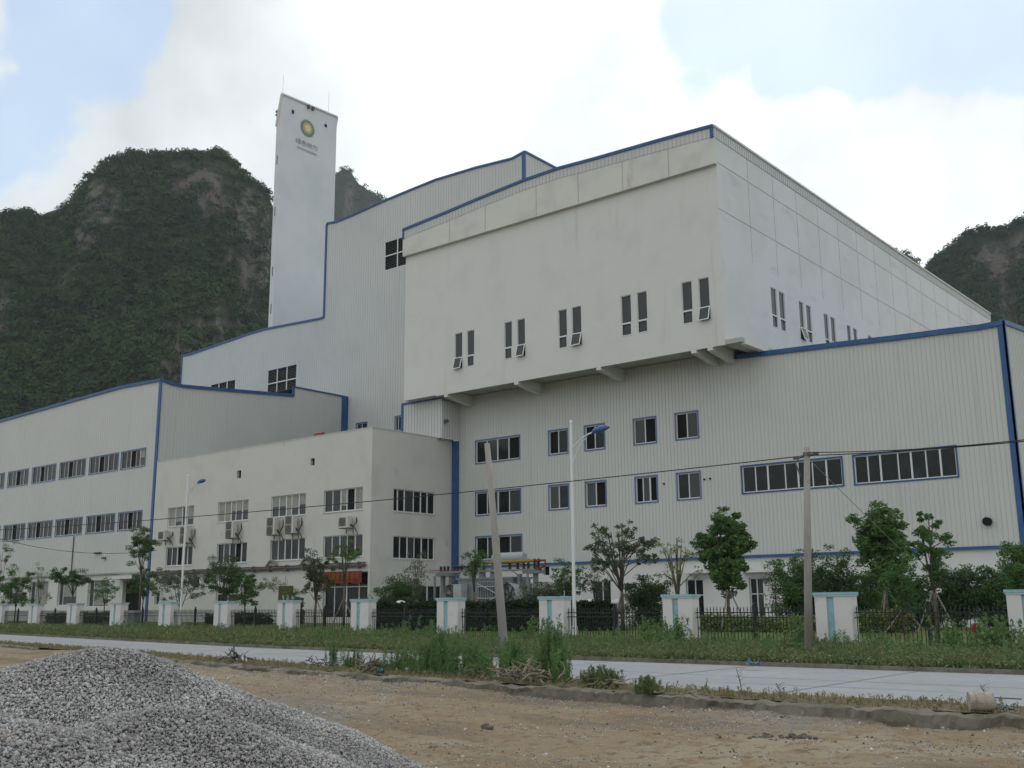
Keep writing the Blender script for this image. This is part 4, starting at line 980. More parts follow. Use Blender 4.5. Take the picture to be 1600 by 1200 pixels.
# far end of the main cable beyond the left edge, aimed through (250, 829)
e1_ = onD(-260, 838, 95); mid = None
g = MB(); g.tube(sag(cb, e1_, .55), .020, 5)
g2 = MB()
tag(g.build('power_cable', 'wire'), 'thick black cable sagging from the upright pole across the office to the left', 'cable')
e2_ = onD(1750, 674, 33)
g = MB(); g.tube(sag(cb, e2_, .10, 16), .018, 5); g.tube(sag(Vector(cb)+Vector((0, 0, .12)), Vector(e2_)+Vector((0, 0, .1)), .18, 16), .016, 5); tag(g.build('power_cable', 'wire'), 'twin black cable running from the upright pole off the right edge', 'cable')
gy = onZ(1528, 978, .3)
g = MB(); g.tube([tuple(cb), tuple(gy)], .012, 5); tag(g.build('guy_wire', 'steel_grey'), 'thin pale guy wire slanting from the upright pole down to the lawn', 'guy wire')
g = MB(); a = onD(-80, 815, 70); d = onD(245, 860, 70); g.tube(sag(a, d, .8, 20), .015, 5); tag(g.build('thin_cable', 'wire'), 'thin slack wire across the lower wall of the left hall', 'cable')

# ------------------------------------------------------------------ garden lamps, hydrant, cabinet
def garden_lamp(px, py, Y, label):
    a = onY(px, py, Y); X, zt = float(a[0]), float(a[2]); g_ = gz(X, Y); o = empty('garden_lamp', (X, Y, g_), label, 'garden lamp', 'white lantern lamps behind the hedge'); h = zt-g_
    b = MB(); b.tube([(0, 0, 0), (0, 0, h-.62)], .05, 8); b.build('post', 'lamp_white', o)
    b = MB(); b.tube([(0, 0, h-.62), (0, 0, h-.25)], [.22, .30], 10); b.build('lantern', 'pillar', o)
    b = MB(); b.tube([(0, 0, h-.25), (0, 0, h-.17), (0, 0, h-.05), (0, 0, h)], [.43, .43, .24, .05], 12); b.build('cap', 'lamp_white', o)
    b = MB()
    for k in range(10): an_ = k*math.pi/5; b.tube([(.235*math.cos(an_), .235*math.sin(an_), h-.60), (.31*math.cos(an_), .31*math.sin(an_), h-.26)], .012, 4)
    b.build('grille', 'steel_grey', o)
for px_, py_, lb in ((626, 938, 'white lantern garden lamp left of the transformer, nearest the dark bush'), (692, 938, 'white lantern garden lamp half behind the pillar under the transformer'), (747, 938, 'white lantern garden lamp left of the leaning pole'), (812, 938, 'white lantern garden lamp right of the leaning pole'), (921, 936, 'white lantern garden lamp behind the white lamp post'), (965, 936, 'white lantern garden lamp under the brown-leaved spreading tree')):
    garden_lamp(px_, py_, 50.6, lb)
a = onY(1524, 973, 47.5); g_ = gz(float(a[0]), 47.5); o = empty('fire_hydrant', (float(a[0]), 47.5, g_), 'red fire hydrant standing on the lawn at the right', 'fire hydrant'); h = float(a[2])-g_
b = MB(); b.tube([(0, 0, 0), (0, 0, .06), (0, 0, .06), (0, 0, h*.75)], [.2, .2, .11, .12], 12); b.build('barrel', 'hydrant', o)
b = MB(); b.tube([(0, 0, h*.75), (0, 0, h*.8), (0, 0, h*.93), (0, 0, h)], [.18, .18, .13, .04], 12); b.build('bonnet', 'hydrant', o)
b = MB(); b.tube([(-.28, 0, h*.6), (.28, 0, h*.6)], .075, 10); b.tube([(0, -.26, h*.45), (0, 0, h*.45)], .09, 10); b.build('outlet', 'hydrant', o)
a = onY(209, 960, 49.5); g_ = gz(float(a[0]), 49.5); o = empty('junction_cabinet', (float(a[0]), 49.5, g_), 'small grey metal cabinet with a flat hood behind the fence, near the dark doorway', 'cabinet')
b = MB(); b.box(-.6, .6, -.3, .3, 0, 1.25); b.build('body', 'steel_grey', o); b = MB(); b.box(-.85, .85, -.45, .45, 1.25, 1.42); b.build('hood', 'steel_pale', o)

# ------------------------------------------------------------------ transformer
YT = 56.
def tx(px, py=920, Y=YT): return float(onY(px, py, Y)[0])
def tz(py, px=760, Y=YT): return float(onY(px, py, Y)[2])
X0 = tx(680); tr = empty('power_transformer', (X0, YT, ZG), 'grey outdoor transformer with round fans, white oil tank and rows of insulators', 'transformer')
ux = (tx(840)-X0)/160.   # metres per photo pixel along the unit
def q(px): return (px-680)*ux
zz = lambda py: tz(py)-ZG
b = MB(); b.box(q(715), q(800), .2, 2.2, .3, zz(905)); b.box(q(713), q(802), .1, 2.3, zz(905), zz(902)); b.build('tank', 'steel_grey', tr)
for a_, c_ in ((759, 792),):
    b = MB(); b.box(q(a_), q(c_), -.5, .15, .5, zz(908))
    for k in range(9): b.box(q(a_)+.02+k*(q(c_)-q(a_))/9, q(a_)+.08+k*(q(c_)-q(a_))/9, -.62, -.5, .5, zz(909))
    b.build('radiator', 'steel_grey', tr)
    b = MB(); b.tube([(q(a_), -.66, zz(912)), (q(c_), -.66, zz(930))], .035, 5); b.tube([(q(c_), -.66, zz(930)), (q(a_), -.66, zz(948))], .035, 5); b.tube([(q(a_), -.66, zz(917)), (q(c_), -.66, zz(917))], .03, 5); b.tube([(q(a_), -.66, zz(935)), (q(c_), -.66, zz(935))], .03, 5); b.build('brace', 'steel_pale', tr)
b = MB(); b.box(q(718), q(731), -.5, .15, zz(935), zz(912)); b.build('control_box', 'steel_pale', tr)
for px_ in (709, 799):
    b = MB(); b.tube([(q(px_), -.3, zz(929)), (q(px_), .5, zz(929))], .74, 20, caps=False); b.tube([(q(px_), .1, zz(929)), (q(px_), .15, zz(929))], .70, 20); f = b.build('fan_cowl', 'steel_pale', tr)
    b = MB()
    for k in range(6):
        an_ = k*math.pi/3; b.hexa([(q(px_)+.1*math.cos(an_), -.05, zz(929)+.1*math.sin(an_)), (q(px_)+.6*math.cos(an_-.2), -.08, zz(929)+.6*math.sin(an_-.2)), (q(px_)+.6*math.cos(an_+.2), .04, zz(929)+.6*math.sin(an_+.2)), (q(px_)+.12*math.cos(an_+.5), .04, zz(929)+.12*math.sin(an_+.5)),
                (q(px_)+.1*math.cos(an_), -.03, zz(929)+.1*math.sin(an_)), (q(px_)+.6*math.cos(an_-.2), -.06, zz(929)+.6*math.sin(an_-.2)), (q(px_)+.6*math.cos(an_+.2), .06, zz(929)+.6*math.sin(an_+.2)), (q(px_)+.12*math.cos(an_+.5), .06, zz(929)+.12*math.sin(an_+.5))])
    b.tube([(q(px_), -.15, zz(929)), (q(px_), .1, zz(929))], .14, 10); b.build('fan_blade', 'conduit', f)
b = MB(); b.tube([(q(762), .9, zz(872.5)), (q(764), .9, zz(872.5)), (q(806), .9, zz(872.5)), (q(809), .9, zz(872.5))], [.30, .40, .40, .30], 18); b.build('oil_tank', 'steel_mid', tr, smooth=False)
b = MB()
for px_ in (683, 697, 805, 829): b.box(q(px_)-.13, q(px_)+.13, .5, .76, 0, zz(898)); 
for px_ in (683, 829): b.box(q(px_)-.06, q(px_)+.06, -.3, -.18, 0, zz(898))
b.box(q(677), q(703), .2, 1.1, zz(898), zz(893)); b.box(q(815), q(837), .2, 1.1, zz(898), zz(893)); b.box(q(676), q(838), .55, .70, zz(893), zz(891)); b.box(q(676), q(838), -.35, -.2, zz(893), zz(891))
b.tube([(q(697), .6, zz(912)), (q(712), .6, zz(893))], .05, 6); b.tube([(q(795), .6, zz(893)), (q(820), .6, zz(912))], .05, 6); b.build('support_frame', 'steel_grey', tr)
for i, px_ in enumerate((680, 686, 692, 703, 709, 715, 726, 738, 750, 775, 791, 803, 812, 819, 828, 834)):
    b = MB(); zb_ = zz(891); hh = .42 if px_ < 730 else .7
    for k in range(5): b.tube([(q(px_), .6, zb_+k*hh/5), (q(px_), .6, zb_+(k+.5)*hh/5), (q(px_), .6, zb_+(k+1)*hh/5)], [.06, .14, .06], 8)
    b.build('insulator', 'insul', tr)
b = MB(); b.tube([(q(742), .5, zz(878.5)), (q(828), .5, zz(878.5))], .11, 8); b.build('bus_bar', 'yellow', tr)
b = MB(); b.tube([(q(675), -.25, zz(889)), (q(742), -.25, zz(889))], .03, 6); b.tube([(q(828), .5, zz(878.5)), (q(845), .5, zz(878.5)), (q(845), .5, zz(886)), (q(830), .5, zz(895))], .07, 6); b.build('red_pipe', 'red_pipe', tr); b = MB(); b.tube([(q(836), .3, zz(879)), (q(834), .3, zz(893))], .06, 6); b.build('red_pipe', 'red_pipe', tr)
b = MB()
for px_, hh in ((726, 1.0), (760, 1.1), (742, .9)): b.tube([(q(px_), 1, zz(903)), (q(px_), 1, zz(903)+hh*.7), (q(px_), 1, zz(903)+hh)], [.28, .2, .12], 10)
b.build('bushing_turret', 'steel_grey', tr)

# ------------------------------------------------------------------ foliage helpers
def leaf_quads(C, size, n_dir=None, droop=.3, asp=.45):
    """C: (n,3) centres -> (n,4,3) rhombic leaves in random orientation"""
    n = len(C); a = rng.normal(size=(n, 3)); a[:, 2] = a[:, 2]*.6-droop*.4
    if n_dir is not None: a = a*.6+n_dir
    a /= np.linalg.norm(a, axis=1)[:, None]; b_ = rng.normal(size=(n, 3)); b_ -= (b_*a).sum(1)[:, None]*a; b_ /= np.linalg.norm(b_, axis=1)[:, None]
    s = size*rng.uniform(.6, 1.35, (n, 1))
    return np.stack([C-a*s, C+b_*s*asp, C+a*s, C-b_*s*asp], 1)
def make_tree(px, ytop, Y, wpx, ybot, leaf, label, name='tree', cat='tree', nl=9, cl=7, lpc=46, lsize=.13, crad=.38, r0=.09, dense=1.0, bark='bark', stakes=0, lean=0, shape='round', wscale=1.0, hb=None, group=None):
    a = onY(px, ytop, Y); X = float(a[0]); g_ = gz(X, Y); H_ = float(a[2])-g_; cb_ = max(float(onY(px, ybot, Y)[2])-g_, .15)
    mpp = abs(float(onY(px+wpx/2, ytop, Y)[0]-onY(px-wpx/2, ytop, Y)[0]))  # width along X
    Rw = mpp/2*.68*wscale; lsize *= .52; lpc = int(lpc*2.2)
    o = empty(name, (X, Y, g_), label, cat, group)
    w = MB(); fork = max(cb_*.75, .25)
    tj = [(0, 0, -.1), (rnd.uniform(-.06, .06), rnd.uniform(-.06, .06), fork*.5), (lean*.3, 0, fork)]
    w.tube(tj, [r0*1.2, r0, r0*.85], 8)
    cen = []; cH = H_-cb_
    npri = min(4 if nl < 10 else 5, nl); pri = []
    for i in range(npri):
        an_ = 2*math.pi*(i+rnd.random()*.5)/npri; rr = Rw*(.35 if i else .05); tp_ = Vector((math.cos(an_)*rr+lean*.7, math.sin(an_)*rr, cb_+cH*(.55+.2*rnd.random()) if i else cb_+cH*.85)); st = Vector((lean*.3, 0, fork))
        md = st.lerp(tp_, .5)+Vector((math.cos(an_)*rr*.12, math.sin(an_)*rr*.12, 0)); w.tube([st, md, tp_], [r0*.62, r0*.42, r0*.22], 6); pri.append((st, md, tp_))
    for i in range(nl):
        an_ = 2*math.pi*(i*.618+rnd.random()*.15); t_ = (i+.5)/nl
        if shape == 'round': rr = Rw*math.sqrt(max(.08, 1-(2*t_-1)**2))*rnd.uniform(.6, 1.05); zt = cb_+cH*(.12+.86*t_)
        elif shape == 'fan': rr = Rw*(.3+.7*math.sqrt(rnd.random())); zt = cb_+cH*(.30+.68*rnd.random())*(1-.25*(rr/Rw)**2)
        elif shape == 'top': rr = Rw*math.sin(math.pi*min(1, .30+t_*.62))*rnd.uniform(.45, 1.1)*(.55+.45*min(1, t_*2.2)); zt = cb_+cH*(.10+.86*t_)
        else: rr = Rw*(.4+.6*rnd.random()); zt = cb_+cH*(.08+.9*t_)
        tip = Vector((math.cos(an_)*rr+lean, math.sin(an_)*rr, zt-crad*.3))
        best_ = min(pri, key=lambda q_: (q_[2]-tip).length); u0 = rnd.uniform(.2, .9)
        st = best_[0].lerp(best_[1], u0*2) if u0 < .5 else best_[1].lerp(best_[2], (u0-.5)*2)
        if st.z > tip.z+.3: st = Vector((lean*.3, 0, fork))
        md = st.lerp(tip, .5)+Vector((rnd.uniform(-.08, .08), rnd.uniform(-.08, .08), .06*H_*(.5 if shape == 'fan' else -.1)))
        w.tube([st, md, tip], [r0*.30, r0*.20, r0*.08], 5)
        for k in range(cl):
            u_ = .45+.6*(k+rnd.random())/cl
            p = (st.lerp(md, u_*2) if u_ < .5 else md.lerp(tip, (u_-.5)*2)); off = Vector((rnd.gauss(0, 1), rnd.gauss(0, 1), rnd.gauss(0, .7)))*crad*.8
            c_ = p+off; cen.append(c_)
            if k % 2 == 0: w.tube([p, c_], [r0*.12, r0*.05], 4, caps=False)
    w.build('trunk', bark, o, smooth=True)
    cen = np.array([tuple(c_) for c_ in cen]); n = int(lpc*dense)
    Cc = np.repeat(cen, n, 0); rad = crad*rng.uniform(.5, 1.1, len(cen)); rad = np.repeat(rad, n)
    dv = rng.normal(size=Cc.shape); dv /= np.linalg.norm(dv, axis=1)[:, None]; rr = rng.random(len(Cc))**.45
    dirs = dv*np.array([1, 1, .7]); C2 = Cc+dirs*(rr*rad)[:, None]
    C2 = C2[(C2[:, 2] > .1) & (C2[:, 2] < H_+.1)]
    V = leaf_quads(C2, lsize)
    quads_obj('crown', V, leaf, o)
    for k in range(stakes):
        an_ = 2*math.pi*k/stakes+.5; s_ = MB(); s_.tube([(math.cos(an_)*.95, math.sin(an_)*.95, 0), (0, 0, min(2.2, fork+.3))], .035, 6); s_.build('support_stake', 'stake', o)
    return o

# right half
make_tree(1132, 797, 50.5, 92, 905, 'leaf_bright', 'bright dense-crowned tree with a narrow base, left of the upright pole', nl=17, cl=7, lpc=62, lsize=.2, crad=.44, shape='top', wscale=1.15, stakes=3)
make_tree(1374, 786, 52.5, 84, 890, 'leaf_bright', 'bright thick-crowned tree with drooping leaves, right of the upright pole', nl=15, cl=7, lpc=66, lsize=.2, crad=.46, shape='round', stakes=3)
make_tree(1448, 797, 45.5, 86, 900, 'leaf_mid', 'airy tree with separate leaf tufts and bare forked trunk, left of the hydrant', nl=14, cl=3, lpc=46, lsize=.13, crad=.27, shape='round', r0=.09, stakes=2, wscale=1.15)
make_tree(968, 802, 50.0, 128, 905, 'leaf_red', 'wide spreading tree with bronze-green leaves, right of the white lamp post', nl=30, cl=4, lpc=22, lsize=.13, crad=.27, shape='fan', r0=.11, wscale=1.25, stakes=3)
make_tree(1055, 826, 51.0, 92, 920, 'leaf_yellow', 'sparse pruned tree with bare upright branches and few pale leaves', nl=12, cl=5, lpc=9, lsize=.11, crad=.26, shape='fan', r0=.12, bark='bark_pale')
make_tree(1235, 862, 54.0, 78, 965, 'leaf_mid', 'loose green shrubby tree left of the upright pole', nl=14, cl=7, lpc=45, lsize=.13, crad=.5, shape='col', r0=.05)
make_tree(1305, 852, 54.0, 72, 960, 'leaf_dark', 'tall loose shrub with twiggy top, right of the upright pole', nl=13, cl=7, lpc=40, lsize=.13, crad=.48, shape='col', r0=.05)
make_tree(1208, 868, 56, 40, 970, 'leaf_grey', 'thin twiggy shrub beside the second canopied door', nl=7, cl=4, lpc=14, lsize=.11, crad=.35, shape='fan', r0=.04)
make_tree(1405, 868, 49, 60, 950, 'leaf_mid', 'slender tree tangled under the thick-crowned tree', nl=9, cl=6, lpc=34, lsize=.12, crad=.38, shape='round', r0=.05, stakes=2)
make_tree(1594, 838, 46, 92, 930, 'leaf_mid', 'airy tree cut by the right picture edge', nl=13, cl=6, lpc=44, lsize=.12, crad=.36, shape='round', r0=.08)
def bush(px, ytop, Y, wpx, leaf, label, lpc=60, nl=18, crad=.55, lsize=.13, depth=None):
    return make_tree(px, ytop, Y, wpx, 985, leaf, label, name='bush', cat='bush', nl=nl, cl=7, lpc=lpc, lsize=lsize, crad=crad, r0=.04, shape='round')
bush(1010, 900, 53, 62, 'leaf_dark', 'round dark bush right of the bronze-leaved tree')
bush(1418, 902, 55, 50, 'leaf_dark', 'dark bush between the two bright trees and the hydrant bushes')
bush(1268, 884, 55.5, 64, 'leaf_mid', 'green bush directly behind the upright pole')
bush(1340, 892, 56, 52, 'leaf_mid', 'green bush left of the dark opening behind the right fence', nl=12)
bush(1488, 884, 56, 72, 'leaf_dark', 'big dark bush, left one behind the hydrant')
bush(1548, 886, 56, 70, 'leaf_dark', 'big dark bush, right one behind the hydrant')
bush(1600, 896, 55, 60, 'leaf_dark', 'dark bush under the airy tree at the right edge')
make_tree(886, 872, 53, 48, 935, 'leaf_mid', 'small green tree just left of the white lamp post', nl=10, cl=5, lpc=36, lsize=.12, crad=.36, shape='round', r0=.06)
make_tree(928, 880, 54, 30, 930, 'leaf_grey', 'thin grey-green sapling just right of the white lamp post', nl=7, cl=4, lpc=20, lsize=.12, crad=.34, shape='round', r0=.04, stakes=2)
bush(848, 912, 51.5, 46, 'leaf_grey', 'grey-green bush at the right end of the transformer')
# transformer / office
make_tree(741, 850, 49.5, 36, 905, 'leaf_mid', 'slim light sapling in front of the transformer', nl=9, cl=5, lpc=20, lsize=.11, crad=.32, shape='fan', r0=.08, stakes=2)
make_tree(652, 858, 50, 34, 930, 'leaf_grey', 'thin sapling in front of the side wall of the office', nl=9, cl=5, lpc=14, lsize=.11, crad=.34, shape='col', r0=.06, stakes=3)
make_tree(540, 838, 48.6, 46, 890, 'leaf_bright', 'slim tree with tufted top in front of the red banner', nl=6, cl=5, lpc=36, lsize=.12, crad=.32, shape='fan', r0=.07, stakes=2)
make_tree(496, 860, 48.5, 40, 925, 'leaf_red', 'dark bronze tree with straight trunk left of the red banner', nl=12, cl=5, lpc=46, lsize=.12, crad=.34, shape='col', r0=.09, stakes=1)
bush(618, 898, 52.5, 62, 'leaf_dark', 'dark green bush at the office corner')
make_tree(446, 892, 52, 52, 940, 'leaf_mid', 'thin pale tree in front of the brown plaque', nl=8, cl=5, lpc=16, lsize=.11, crad=.36, shape='fan', r0=.05)
bush(462, 930, 51, 24, 'leaf_red', 'small bronze shrub beside the brown plaque', nl=9, crad=.35)
make_tree(352, 866, 50.5, 50, 925, 'leaf_dark', 'dark leafy tree in front of the second office window', nl=11, cl=6, lpc=50, lsize=.13, crad=.42, shape='round', r0=.07)
make_tree(385, 893, 51.5, 42, 940, 'leaf_mid', 'bushy light green tree right of the dark leafy one', nl=11, cl=6, lpc=44, lsize=.13, crad=.42, shape='round', r0=.06)
make_tree(286, 880, 52.5, 64, 948, 'leaf_grey', 'twiggy grey-green tree in front of the left lamp post', nl=14, cl=6, lpc=34, lsize=.13, crad=.46, shape='fan', r0=.06)
make_tree(225, 823, 51.0, 40, 868, 'leaf_bright', 'tall thin tree with a high compact crown at the blue hall corner', nl=10, cl=5, lpc=60, lsize=.14, crad=.42, shape='round', r0=.08)
make_tree(227, 886, 52.0, 44, 925, 'leaf_mid', 'lower leafy tree under the tall thin one at the blue corner', nl=10, cl=5, lpc=46, lsize=.13, crad=.42, shape='round', r0=.06)
make_tree(166, 904, 52, 34, 935, 'leaf_mid', 'small airy tree left of the dark doorway', nl=8, cl=5, lpc=26, lsize=.12, crad=.36, shape='round', r0=.05)
make_tree(117, 884, 53, 50, 915, 'leaf_dark', 'dark umbrella-topped tree in front of the left hall', nl=10, cl=5, lpc=48, lsize=.14, crad=.42, shape='fan', r0=.08)
make_tree(67, 875, 54, 26, 940, 'leaf_grey', 'very thin sapling in front of the left hall', nl=7, cl=4, lpc=14, lsize=.12, crad=.34, shape='col', r0=.04)
make_tree(30, 885, 52, 46, 940, 'leaf_mid', 'rounded green tree near the left edge', nl=12, cl=6, lpc=50, lsize=.14, crad=.45, shape='round', r0=.06)
make_tree(7, 828, 55, 30, 950, 'leaf_mid', 'tall narrow sapling at the left picture edge', nl=10, cl=5, lpc=30, lsize=.13, crad=.42, shape='col', r0=.05)

# hedges
def hedge(x0, x1, Y, h, d, leaf, label, n, lsize=.12):
    o = empty('hedge', ((x0+x1)/2, Y, gz((x0+x1)/2, Y)), label, 'hedge')
    L_ = x1-x0; C = rng.uniform([-L_/2, -d/2, 0], [L_/2, d/2, h], (n, 3))
    k = rng.random(n) < .5; C[k, 1] = -d/2+rng.normal(0, .08, k.sum()); k2 = rng.random(n) < .35; C[k2, 2] = h+rng.normal(0, .10, k2.sum())
    C[:, 2] += (fbm(C[:, 0]*.8+x0, C[:, 1]*0, 4)-.5)*.35*(C[:, 2]/h)
    Z = np.array([gz((x0+x1)/2+c[0], Y+c[1]) for c in C[:1]]); quads_obj('foliage', leaf_quads(C, lsize), leaf, o)
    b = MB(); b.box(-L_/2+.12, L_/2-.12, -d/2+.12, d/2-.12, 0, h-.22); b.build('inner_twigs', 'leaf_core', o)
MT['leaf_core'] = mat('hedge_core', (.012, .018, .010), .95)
def hx(px, Y): return float(onY(px, 960, Y)[0])
hedge(hx(585, 49.6), hx(672, 49.6), 49.6, 1.55, 1.3, 'hedge', 'clipped dark hedge behind the fence in front of the office corner bush', 4500)
hedge(hx(676, 49.6), hx(772, 49.6), 49.6, 1.55, 1.3, 'hedge', 'clipped dark hedge in front of the transformer', 5000)
hedge(hx(776, 49.6), hx(862, 49.6), 49.6, 1.55, 1.3, 'hedge', 'clipped dark hedge right of the leaning pole', 5000)
hedge(hx(880, 50.4), hx(960, 50.4), 50.4, 1.35, 1.2, 'hedge', 'clipped dark hedge between lamp post and bronze tree', 5000)
hedge(hx(1095, 50.6), hx(1330, 50.6), 50.6, .62, 1.4, 'leaf_yellow', 'low yellowish hedge either side of the upright pole', 7000, .09)
hedge(hx(1345, 50.6), hx(1425, 50.6), 50.6, .85, 1.4, 'leaf_yellow', 'low yellowish hedge left of the hydrant', 3500, .09)
hedge(hx(80, 53), hx(185, 53), 53, .9, 1.2, 'leaf_red', 'low reddish hedge in front of the left hall', 3500, .12)
hedge(hx(330, 54), hx(420, 54), 54, .7, 1.2, 'hedge', 'low dark hedge in front of the office', 3000, .12)

# verge weeds (uncountable)
def weeds(name, pts_fn, n, hmin, hmax, leaves, leaf, label, lsize=.09, asp=.3, spread=.16, lean_=.16, taper=None, seg=True, cat='weeds', kind='stuff', parent=None, seed=1):
    P_ = pts_fn(n); n = len(P_)
    hgt = rng.uniform(hmin, hmax, n)
    if taper: hgt = hgt*(1-.38*np.clip(np.abs(P_[:, 0])/taper, 0, 1.2)**1.5)
    t_ = rng.random((n, leaves))
    t_ = .12+.88*t_
    lean = rng.normal(0, lean_, (n, 1, 2))
    C = np.zeros((n, leaves, 3)); C[..., 0] = P_[:, None, 0]+lean[..., 0]*t_*hgt[:, None]+rng.normal(0, spread, (n, leaves))*(1.1-t_*.7)
    C[..., 1] = P_[:, None, 1]+lean[..., 1]*t_*hgt[:, None]+rng.normal(0, spread, (n, leaves))*(1.1-t_*.7); C[..., 2] = P_[:, None, 2]+t_*hgt[:, None]
    C = C.reshape(-1, 3); dirn = np.zeros_like(C); dirn[:, 2] = .7
    V = leaf_quads(C, lsize, dirn, asp=asp)
    # stems
    a = P_; tip = P_.copy(); tip[:, 0] += lean[:, 0, 0]*hgt; tip[:, 1] += lean[:, 0, 1]*hgt; tip[:, 2] += hgt
    w = .009; stv = np.stack([a+[w, 0, 0], a-[w, 0, 0], tip-[w*.3, 0, 0], tip+[w*.3, 0, 0]], 1)
    stv2 = np.stack([a+[0, w, 0], a-[0, w, 0], tip-[0, w*.3, 0], tip+[0, w*.3, 0]], 1)
    V = np.concatenate([V, stv, stv2]); mi = np.concatenate([np.full(n*leaves, 0), np.full(2*n, 1)])
    if len(leaf) == 3: mi[:n*leaves][rng.random(n*leaves) < .16] = 2
    o = quads_obj(name, V, [leaf[0], leaf[1]]+(list(leaf[2:])), parent, mi)
    if parent is None: tag(o, label, cat, kind=kind)
    return o
def verge_pts(x0, x1, f=1.0):
    def fn(n):
        x = rng.uniform(x0, x1, n); y0 = farY(x)+.25; y1 = (41.9-(x+17.58)*.0578)-.15
        t_ = rng.random(n)**.8; y = y0+(y1-y0)*t_
        k = fbm(x*.35, y*.35, 44) > .33
        return np.stack([x, y, np.full(n, .04)], 1)[k]
    return fn
weeds('verge_weeds', verge_pts(-40, -4), 8500, .14, .52, 18, ('weed', 'weed_tall', 'weed_dry'), 'rank green weeds covering the verge between road and fence', lsize=.06)
weeds('verge_weeds', verge_pts(-110, -40), 8000, .25, .72, 13, ('weed', 'weed_tall', 'weed_dry'), 'rank green weeds along the far part of the verge towards the left', lsize=.10)
weeds('verge_mixed_weeds', lambda n: verge_pts(-75, -4)(n), 900, .45, 1.0, 40, ('weed_tall', 'weed_tall', 'weed'), 'taller stems rising out of the verge weeds', lsize=.07, spread=.09, asp=.22)
weeds('verge_edge_weeds', lambda n: (lambda x: np.stack([x, farY(x)+.2+np.abs(rng.normal(0, .35, n)), np.full(n, .05)], 1))(rng.uniform(-90, -5, n)), 4200, .1, .35, 12, ('weed', 'weed_tall', 'weed_dry'), 'short dry weeds right behind the far kerb stones', lsize=.07)
# tall weeds by pillars at right
weeds('tall_verge_weeds', lambda n: np.stack([rng.choice([hx(1575, 40), hx(1265, 40.5), hx(1545, 39.5), hx(1050, 41), hx(1075, 41), hx(880, 41.6), hx(700, 42), hx(1490, 40)], n)+rng.normal(0, .25, n), rng.uniform(38.5, 41, n), np.full(n, .04)], 1), 130, .7, 1.5, 60, ('weed_tall', 'weed_tall', 'weed'), 'taller dark weeds standing against the fence pillars', lsize=.08, spread=.10)

# tall weed clumps on the near strip
def clump(px, py, wpx, ytop, n, leaves, label, leaf='weed_tall', lsize=.05, name='weed_clump', spread=.05):
    c = onZ(px, py, .04); X, Y = float(c[0]), float(c[1]); zt = float(onY(px, ytop, Y)[2])-.04
    rw = abs(float(onZ(px+wpx/2, py, .04)[0])-X)*.75
    o = empty(name, (X, Y, .04), label, 'weeds', 'weed clumps on the near verge')
    def fn(n):
        return np.clip(rng.normal(0, .5, (n, 3)), -1.2, 1.2)*[rw*1.0, .38, 0]
    weeds('foliage', fn, int(n*1.6), zt*.45, zt*1.12, leaves, (leaf, leaf, 'weed'), '', lsize=lsize, spread=.035, parent=o, asp=.16, lean_=.09, taper=rw)
clump(690, 1050, 80, 985, 60, 90, 'tall dense green weed clump left of the leaning pole')
clump(668, 1049, 45, 1003, 26, 80, 'shorter weed clump beside the tall one left of the leaning pole')
clump(745, 1052, 60, 1000, 40, 80, 'feathery weed clump just left of the leaning pole base')
clump(800, 1056, 70, 998, 46, 90, 'tall weed clump around the leaning pole base')
clump(862, 1064, 80, 980, 66, 100, 'tallest weed clump, right of the leaning pole')
clump(526, 1042, 22, 990, 8, 110, 'single tall weed standing left on the near strip')
clump(556, 1044, 40, 1015, 18, 60, 'low weeds right of the single tall weed')
clump(630, 1044, 22, 1016, 12, 70, 'small light green weed beside the blue rag')
clump(940, 1073, 100, 1040, 46, 60, 'low spreading grass clump right of the tallest weeds', leaf='weed')
clump(1013, 1084, 34, 1056, 26, 50, 'small tuft of grass on the near strip', leaf='weed', lsize=.05)
clump(590, 1048, 60, 1030, 26, 50, 'low mixed weeds around the brown root ball', leaf='weed')
weeds('strip_grass', lambda n: (lambda x: np.stack([x, curbY(x)+.25+rng.random(n)**1.5*(nearY(x)-curbY(x)-.15), np.full(n, .05)], 1))(rng.uniform(-70, -3, n)), 3200, .03, .15, 7, ('weed_dry', 'weed_dry', 'weed'), 'short dry grass on the strip of earth by the road', lsize=.035, spread=.05)
weeds('near_strip_weeds', lambda n: (lambda x: np.stack([x, curbY(x)+.85+rng.random(n)*.9, np.full(n, .05)], 1))(rng.uniform(float(onZ(640, 1048, .04)[0]), float(onZ(905, 1066, .04)[0]), n)), 170, .35, 1.0, 60, ('weed_tall', 'weed_tall', 'weed'), 'loose band of tall weeds on both sides of the leaning pole', lsize=.055, spread=.05, asp=.16)
for px_, py_, ht, lb in ((1160, 1085, .55, 'bare dead stalk standing at the road edge'), (1222, 1090, .28, 'small dead plant right of the bare stalk'), (1543, 1094, .3, 'thin dead sprig behind the rusty can')):
    c = onZ(px_, py_, .05); o = empty('dead_stalk', tuple(c), lb, 'dead plant'); b = MB(); b.tube([(0, 0, -.05), (-.04, 0, ht*.5), (-.12, 0, ht)], [.012, .010, .004], 5)
    for k in range(9): z_ = ht*(.3+.07*k); an_ = k*2.4; b.tube([(-.02-.08*k/9, 0, z_), (-.02+.10*math.cos(an_), .1*math.sin(an_), z_+.07)], [.006, .003], 4)
    b.build('stem', 'conduit', o)

